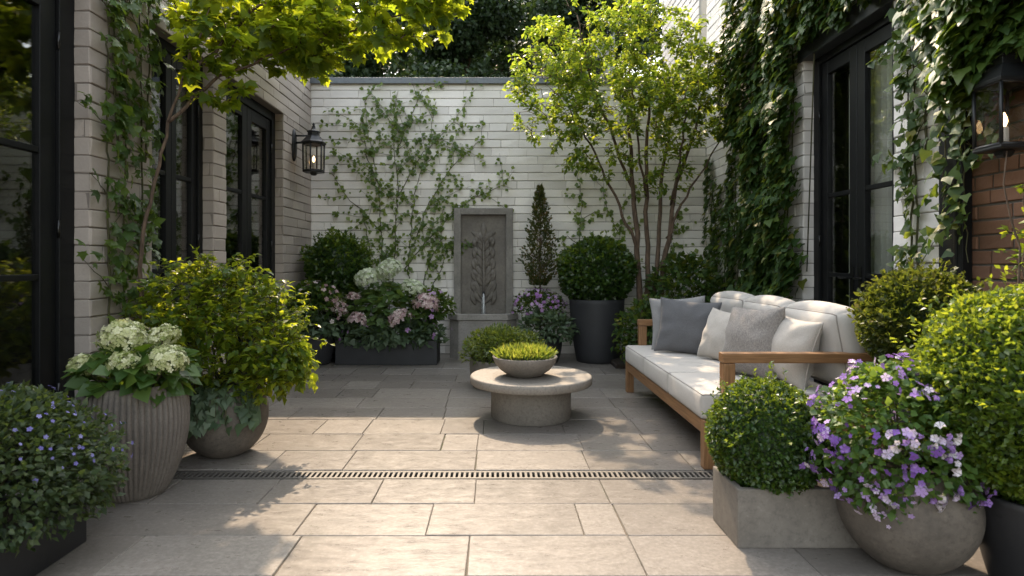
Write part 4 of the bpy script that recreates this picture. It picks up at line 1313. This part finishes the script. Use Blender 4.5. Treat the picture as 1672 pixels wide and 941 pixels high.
# slim conifer
cp = thing('cypress', 'slim dark conifer on a thin bare stem beside the fountain', 'conifer', (.535, 7.62, .26))
b = MB(); b.tube([(0, 0, 0), (.006, .0, .4), (-.004, 0, .8), (0, 0, 1.86)], [.014, .012, .011, .003], 8)
for i in range(70):
    z = RNG.uniform(.72, 1.8); a = RNG.uniform(0, 6.28); r = .17 * min(1, (z - .55) / .35) * (1.95 - z) / 1.1
    b.tube([(0, 0, z - .04), (r*.6*math.cos(a), r*.6*math.sin(a), z + .04), (r*math.cos(a), r*math.sin(a), z + .14)], [.004, .003, .001], 4)
b.build('trunk', BARK, cp)
n = 3000
z = .66 + 1.24 * RNG.random(n) ** 1.25; a = RNG.uniform(0, 2*math.pi, n)
r = .20 * np.minimum(1, (z - .55) / .3) * np.clip((1.93 - z) / 1.0, 0, 1) ** .8 * (.35 + .65*np.sqrt(RNG.random(n))) * (1 + .32*np.sin(3*a + 17*z) + .2*np.sin(5*a - 29*z))
P = np.stack([r*np.cos(a), r*np.sin(a), z], 1)
leaves('crown', P, unit(np.stack([np.cos(a), np.sin(a), np.full(n, .9)], 1) + rvec(n)*.5), rvec(n), RNG.uniform(.025, .05, n), LEAF, G['conifer'], cp)

# shrubs in the right hand bed
mound('shade_shrub', 'dark leafy shrub behind the far arm of the sofa', (1.75, 6.75, .42), (.45, .35, .40), 1700, .07, LEAF, G['ivy'], lo=-.9)
mound('shade_shrub', 'dark broad leaved shrub in the corner bed under the ivy', (2.25, 7.35, .72), (.46, .45, .58), 2200, .085, LEAF, G['ivy'], lo=-.9)

# ------------------------------------------------------------------ climbers
def wall_vine(name, label, cat, org, u, n, stems, lmat, tpl, S, per_m, spread, side=0, off=.03, stem_r=.006, droop=.6, shoot=.4):
    org, u, nv = np.array(org, float), np.array(u, float), np.array(n, float)
    t = thing(name, label, cat, tuple(org))
    def to3(s, z, o): return u * s + np.array([0, 0, 1.]) * z + nv * o
    b = MB(); P = []; D = []
    for st in stems:
        pts = [np.array(p, float) for p in st]
        pl = [pts[0]]
        for a, c in zip(pts[:-1], pts[1:]):
            k = max(2, int(np.linalg.norm(c - a) / .07))
            for i in range(1, k+1): pl.append(a + (c-a)*i/k + RNG.normal(size=2)*.008)
        lines = [pl]
        for _ in range(int(side * len(pl) * .07)):       # side shoots
            i = RNG.integers(len(pl)//5, len(pl)); d2 = pl[min(i+1, len(pl)-1)] - pl[max(i-1, 0)]
            ang = math.atan2(d2[1], d2[0]) + RNG.choice([-1, 1]) * RNG.uniform(.5, 1.35); L = RNG.uniform(.15, shoot)
            lines.append([pl[i] + np.array([math.cos(ang), math.sin(ang)]) * L * q + np.array([0, -.12*L]) * q*q + RNG.normal(size=2)*.006 for q in np.linspace(0, 1, 7)])
        for li, ln in enumerate(lines):
            r0 = stem_r if li == 0 else stem_r*.4
            b.tube([to3(p[0], p[1], off*.45) for p in ln], limb_radii(len(ln), r0, r0*.35), 5, cap=False)
            arr = np.array(ln); L = np.linalg.norm(np.diff(arr, axis=0), axis=1).sum()
            k = max(3, int(L * per_m)); f = RNG.uniform(0, len(ln)-1.001, k); i = f.astype(int); fr = (f-i)[:, None]
            q = arr[i]*(1-fr) + arr[i+1]*fr + RNG.normal(size=(k, 2))*spread
            for s, z in q:
                P.append(to3(s, z, off + RNG.uniform(0, .05)))
                D.append(u*RNG.normal()*.8 + np.array([0, 0, RNG.normal()*.6 - droop]) + nv*RNG.uniform(.1, .6))
    P = np.array(P); D = np.array(D); k = len(P)
    N = unit(nv[None] * .9 + rvec(k)*.55 + [0, 0, .35])
    b.build('stems', STEM, t)
    leaves('foliage', P, D, N, S*RNG.uniform(.55, 1.25, k), tpl, lmat, t)
    return t
def wp(*pp): return [((x-812)*.0081, 1.2 + (430-y_)*.0081) for x, y_ in pp]       # back wall plane
wall_vine('climbing_vine', 'wide fan shaped climber trained up the white back wall', 'vine', (0, YB, 0), (1,0,0), (0,-1,0),
    [wp((622,490),(624,400),(618,300),(600,215),(596,165)), wp((640,490),(646,400),(650,300),(640,210),(650,150)), wp((664,480),(670,400),(676,320),(700,240),(712,165)),
     wp((676,400),(700,330),(740,270),(785,230)), wp((624,380),(596,350),(565,320),(540,280)), wp((660,440),(700,390),(760,330),(825,300)), wp((618,300),(600,260),(590,190)),
     wp((650,320),(690,250),(740,200),(760,215)), wp((648,250),(670,190),(690,150)), wp((690,480),(700,430),(720,390),(722,340)), wp((700,480),(725,430),(730,400)), wp((600,460),(604,400),(590,340))],
    G['light_vine'], LEAFR, .064, 30, .032, side=6.0, stem_r=.008, shoot=.7)
wall_vine('climbing_vine', 'short vine sprig on the wall above the corner boxwood', 'vine', (0, YB, 0), (1,0,0), (0,-1,0),
    [wp((545,470),(548,400),(540,365)), wp((548,400),(575,385))], G['light_vine'], LEAFR, .07, 40, .03, side=1)
wall_vine('climbing_vine', 'thin hanging vine on the wall above the tall charcoal pot', 'vine', (0, YB, 0), (1,0,0), (0,-1,0),
    [wp((948,470),(946,400),(950,330),(938,265)), wp((946,400),(925,385),(915,400)), wp((948,360),(970,345),(985,350)), wp((1000,500),(1010,400),(1020,330)), wp((1090,480),(1095,400),(1110,340)), wp((1010,380),(990,340),(985,300))],
    G['light_vine'], LEAFR, .07, 34, .025, side=2.2)
# left pier climber: leaves with lobes, hangs along the wall
wall_vine('climbing_vine', 'lobed leaf climber hanging on the beige pier between two glazed doors', 'vine', (XL, 0, 0), (0,1,0), (1,0,0),
    [[(3.88,.3),(3.86,1.2),(3.83,2.2),(3.86,3.0),(3.85,3.7)], [(4.05,.3),(4.0,1.3),(4.05,2.3),(3.98,3.6)], [(4.2,.8),(4.22,1.6),(4.2,2.5),(4.15,3.5)], [(3.95,1.9),(3.90,2.6),(3.95,3.6)], [(4.25,1.9),(4.3,2.6),(4.28,3.4)]],
    G['vine'], MAPLE, .070, 44, .045, side=2.0, off=.05, stem_r=.008)

def ivy_region(name, label, org, u, n, mask, su, sz, count, S, bulge, mat=None, tpl=IVY, stems=14):
    org, u, nv = np.array(org, float), np.array(u, float), np.array(n, float)
    t = thing(name, label, 'ivy', tuple(org))
    s = RNG.uniform(su[0], su[1], count*2); z = RNG.uniform(sz[0], sz[1], count*2)
    w = np.array([mask(a, c) for a, c in zip(s, z)])
    keep = RNG.random(len(s)) < w
    s, z, w = s[keep], z[keep], np.clip(w[keep], 0, 1)
    k = len(s)
    q3 = np.stack([s, z, s*0], 1)
    th = bulge * (.35 + .65*np.clip(.5 + .8*lump(q3, 5, 1.3) + .5*lump(q3, 11, .4), 0, 1)) * w**.5
    o = .02 + th * RNG.random(k) ** .45
    P = u[None]*s[:, None] + np.array([[0, 0, 1.]])*z[:, None] + nv[None]*o[:, None]
    D = u[None]*RNG.normal(size=(k, 1))*.5 + nv[None]*RNG.uniform(.1, .8, (k, 1)) + np.array([[0, 0, -1.]])*RNG.uniform(.2, 1.2, (k, 1))
    N = unit(nv[None]*.9 + rvec(k)*.5 + [0, 0, .55])
    leaves('foliage', P, D, N, S*RNG.uniform(.55, 1.3, k), tpl, mat or G['ivy'], t)
    b = MB()
    for i in range(stems):
        a0 = RNG.uniform(*su); z0, z1 = sz[0], RNG.uniform(sz[0] + .5*(sz[1]-sz[0]), sz[1])
        pts = []
        for f in np.linspace(0, 1, 14):
            zz = z0 + (z1-z0)*f; aa = a0 + .1*math.sin(f*5+i) + RNG.normal()*.01
            if mask(aa, zz) > .15: pts.append(u*aa + np.array([0, 0, zz]) + nv*.018)
        if len(pts) > 2: b.tube(pts, .006, 5)
    b.build('stems', STEM, t)
    return t
def m_big(y_, z):
    lo, hi = 5.47, 6.75 + .25*math.sin(z*2.3) + (.3 if z > 2.6 else 0) - (.35 if z < 1.2 else 0)
    lo += .05*math.sin(z*9)
    if z > 3.12 + .05*math.sin(y_*14) and y_ > 3.75: return 1.0 if y_ < hi else 0.
    return 1.0 if lo < y_ < hi else (.25 if hi <= y_ < hi + .25 else 0.)
ivy_region('ivy', 'thick dark ivy mass beside and above the right hand window', (XR, 0, 0), (0,1,0), (-1,0,0), m_big, (3.7, 7.4), (.15, 5.2), 15000, .085, .30)
def m_cor(y_, z): return max(0., .5 + .5*math.sin(y_*16 + math.sin(z*3)*1.2)) * (1 if z < 2.35 + .2*math.sin(y_*9) else 0)
ivy_region('ivy', 'thin dark strands of ivy in the right back corner', (XR, 0, 0), (0,1,0), (-1,0,0), m_cor, (6.95, 8.0), (.1, 2.6), 1700, .075, .10, stems=8)
wall_vine('ivy', 'ivy strand climbing the white pier right of the window', 'ivy', (XR - .012, 0, 0), (0,1,0), (-1,0,0),
    [[(4.02,.6),(4.0,1.4),(4.04,2.2),(4.02,3.2)], [(4.08,.7),(4.06,1.6),(4.1,2.4),(4.05,3.3)], [(3.94,1.9),(3.9,2.5),(3.92,3.1)]], G['ivy'], IVY, .075, 46, .035, side=1.8, off=.035, stem_r=.009)
wall_vine('ivy', 'ivy strand creeping down the black steel post onto red brick', 'ivy', (XR - .085, 0, 0), (0,1,0), (-1,0,0),
    [[(3.54,3.2),(3.50,2.4),(3.52,1.6),(3.48,1.2)], [(3.45,3.2),(3.42,2.5),(3.40,1.9)], [(3.64,3.0),(3.66,2.2),(3.67,1.5)], [(3.36,3.2),(3.3,2.7),(3.33,2.2)]], G['ivy'], IVY, .075, 44, .04, side=1.6, off=.03, stem_r=.007)
def m_top(y_, z): return 1.0 if z > 2.12 + .10*math.sin(y_*11) + .2*abs(y_-3.2) else 0.
ivy_region('ivy', 'ivy clump hanging over the large lantern', (XR - .01, 0, 0), (0,1,0), (-1,0,0), m_top, (2.6, 3.62), (2.05, 3.6), 3600, .080, .44, mat=G['vine'], stems=6)
# golden shrub rising at the right edge
gs = thing('golden_shrub', 'tall golden leaved shrub against the red brick at the right edge', 'shrub', (2.52, 3.0, 0))
base = np.array([2.52, 3.0, 0])
limbs = [wob([base, (2.55,2.98,.8),(2.5+.05*i, 3.0-.06*i, 1.75 - .12*i)], .015) for i in range(4)]
att = np.vstack([ell(70, (2.62,2.95,1.35), (.13,.22,.34)), ell(25, (2.56,2.95,.95), (.15,.25,.25))])
tw = grow(limbs, att)
b = MB()
for L in limbs: b.tube([p - base for p in L], limb_radii(len(L), .010, .003), 6)
for q in tw: b.tube([p - base for p in q], .002, 4, cap=False)
b.build('stems', BARK, gs)
P, D, N, S = twig_leaves(tw, 80, .042, .015, .1)
leaves('foliage', P - base, D, N, S, LEAFR, G['privet'], gs)

# ------------------------------------------------------------------ trees beyond the wall
def far_tree(label, x, y_, z0, z1, r, n, S, seed):
    t = thing('background_tree', label, 'tree', (x, y_, 0), group='trees beyond the garden wall')
    b = MB(); b.tube([(0, 0, 0), (.1, 0, z0), (0, .1, (z0+z1)/2), (.05, 0, z1*.92)], [.22, .17, .10, .02], 10)
    cs = []
    for i in range(34):
        zz = RNG.uniform(z0, z1); f = (zz - z0) / (z1 - z0); a = RNG.uniform(0, 6.28)
        rr = r * (math.sin(math.pi*(.18 + .78*f)) ** .7) * RNG.uniform(.25, .9)
        c = np.array([rr*math.cos(a), rr*math.sin(a), zz]); cs.append(c)
        b.tube([(0, 0, zz*.8), tuple(c*[.5,.5,.95]), tuple(c)], [.05, .035, .012], 6)
    b.build('trunk', BARK, t)
    P = np.vstack([ell(n // 34, c, (r*.36, r*.36, r*.28)) for c in cs])
    k = len(P)
    leaves('crown', P, rvec(k) + [0, 0, -.4], rvec(k)*.7 + [0, 0, .7], S*RNG.uniform(.6, 1.3, k), LEAFR, G['dark'], t)
far_tree('dark dense tree rising behind the middle of the garden wall', -.75, 12.6, 2.2, 6.9, 1.7, 42000, .105, 1)
far_tree('dark tree at the left behind the garden wall', -3.7, 12.2, 2.2, 6.9, 1.9, 30000, .11, 2)
far_tree('dark tree behind the pale building and the small tree', 3.4, 17.5, 3.0, 9.0, 2.2, 26000, .13, 3)
far_tree('small dark tree in front of the pale building', 1.35, 11.3, 5.0, 6.6, .85, 12000, .10, 6)
far_tree('farther dark tree filling the gap behind the others', .9, 19.5, 3.0, 10.2, 3.0, 34000, .16, 4)
far_tree('farther dark tree at the far left above the wall', -2.6, 19.0, 3.0, 10.0, 3.2, 34000, .16, 5)
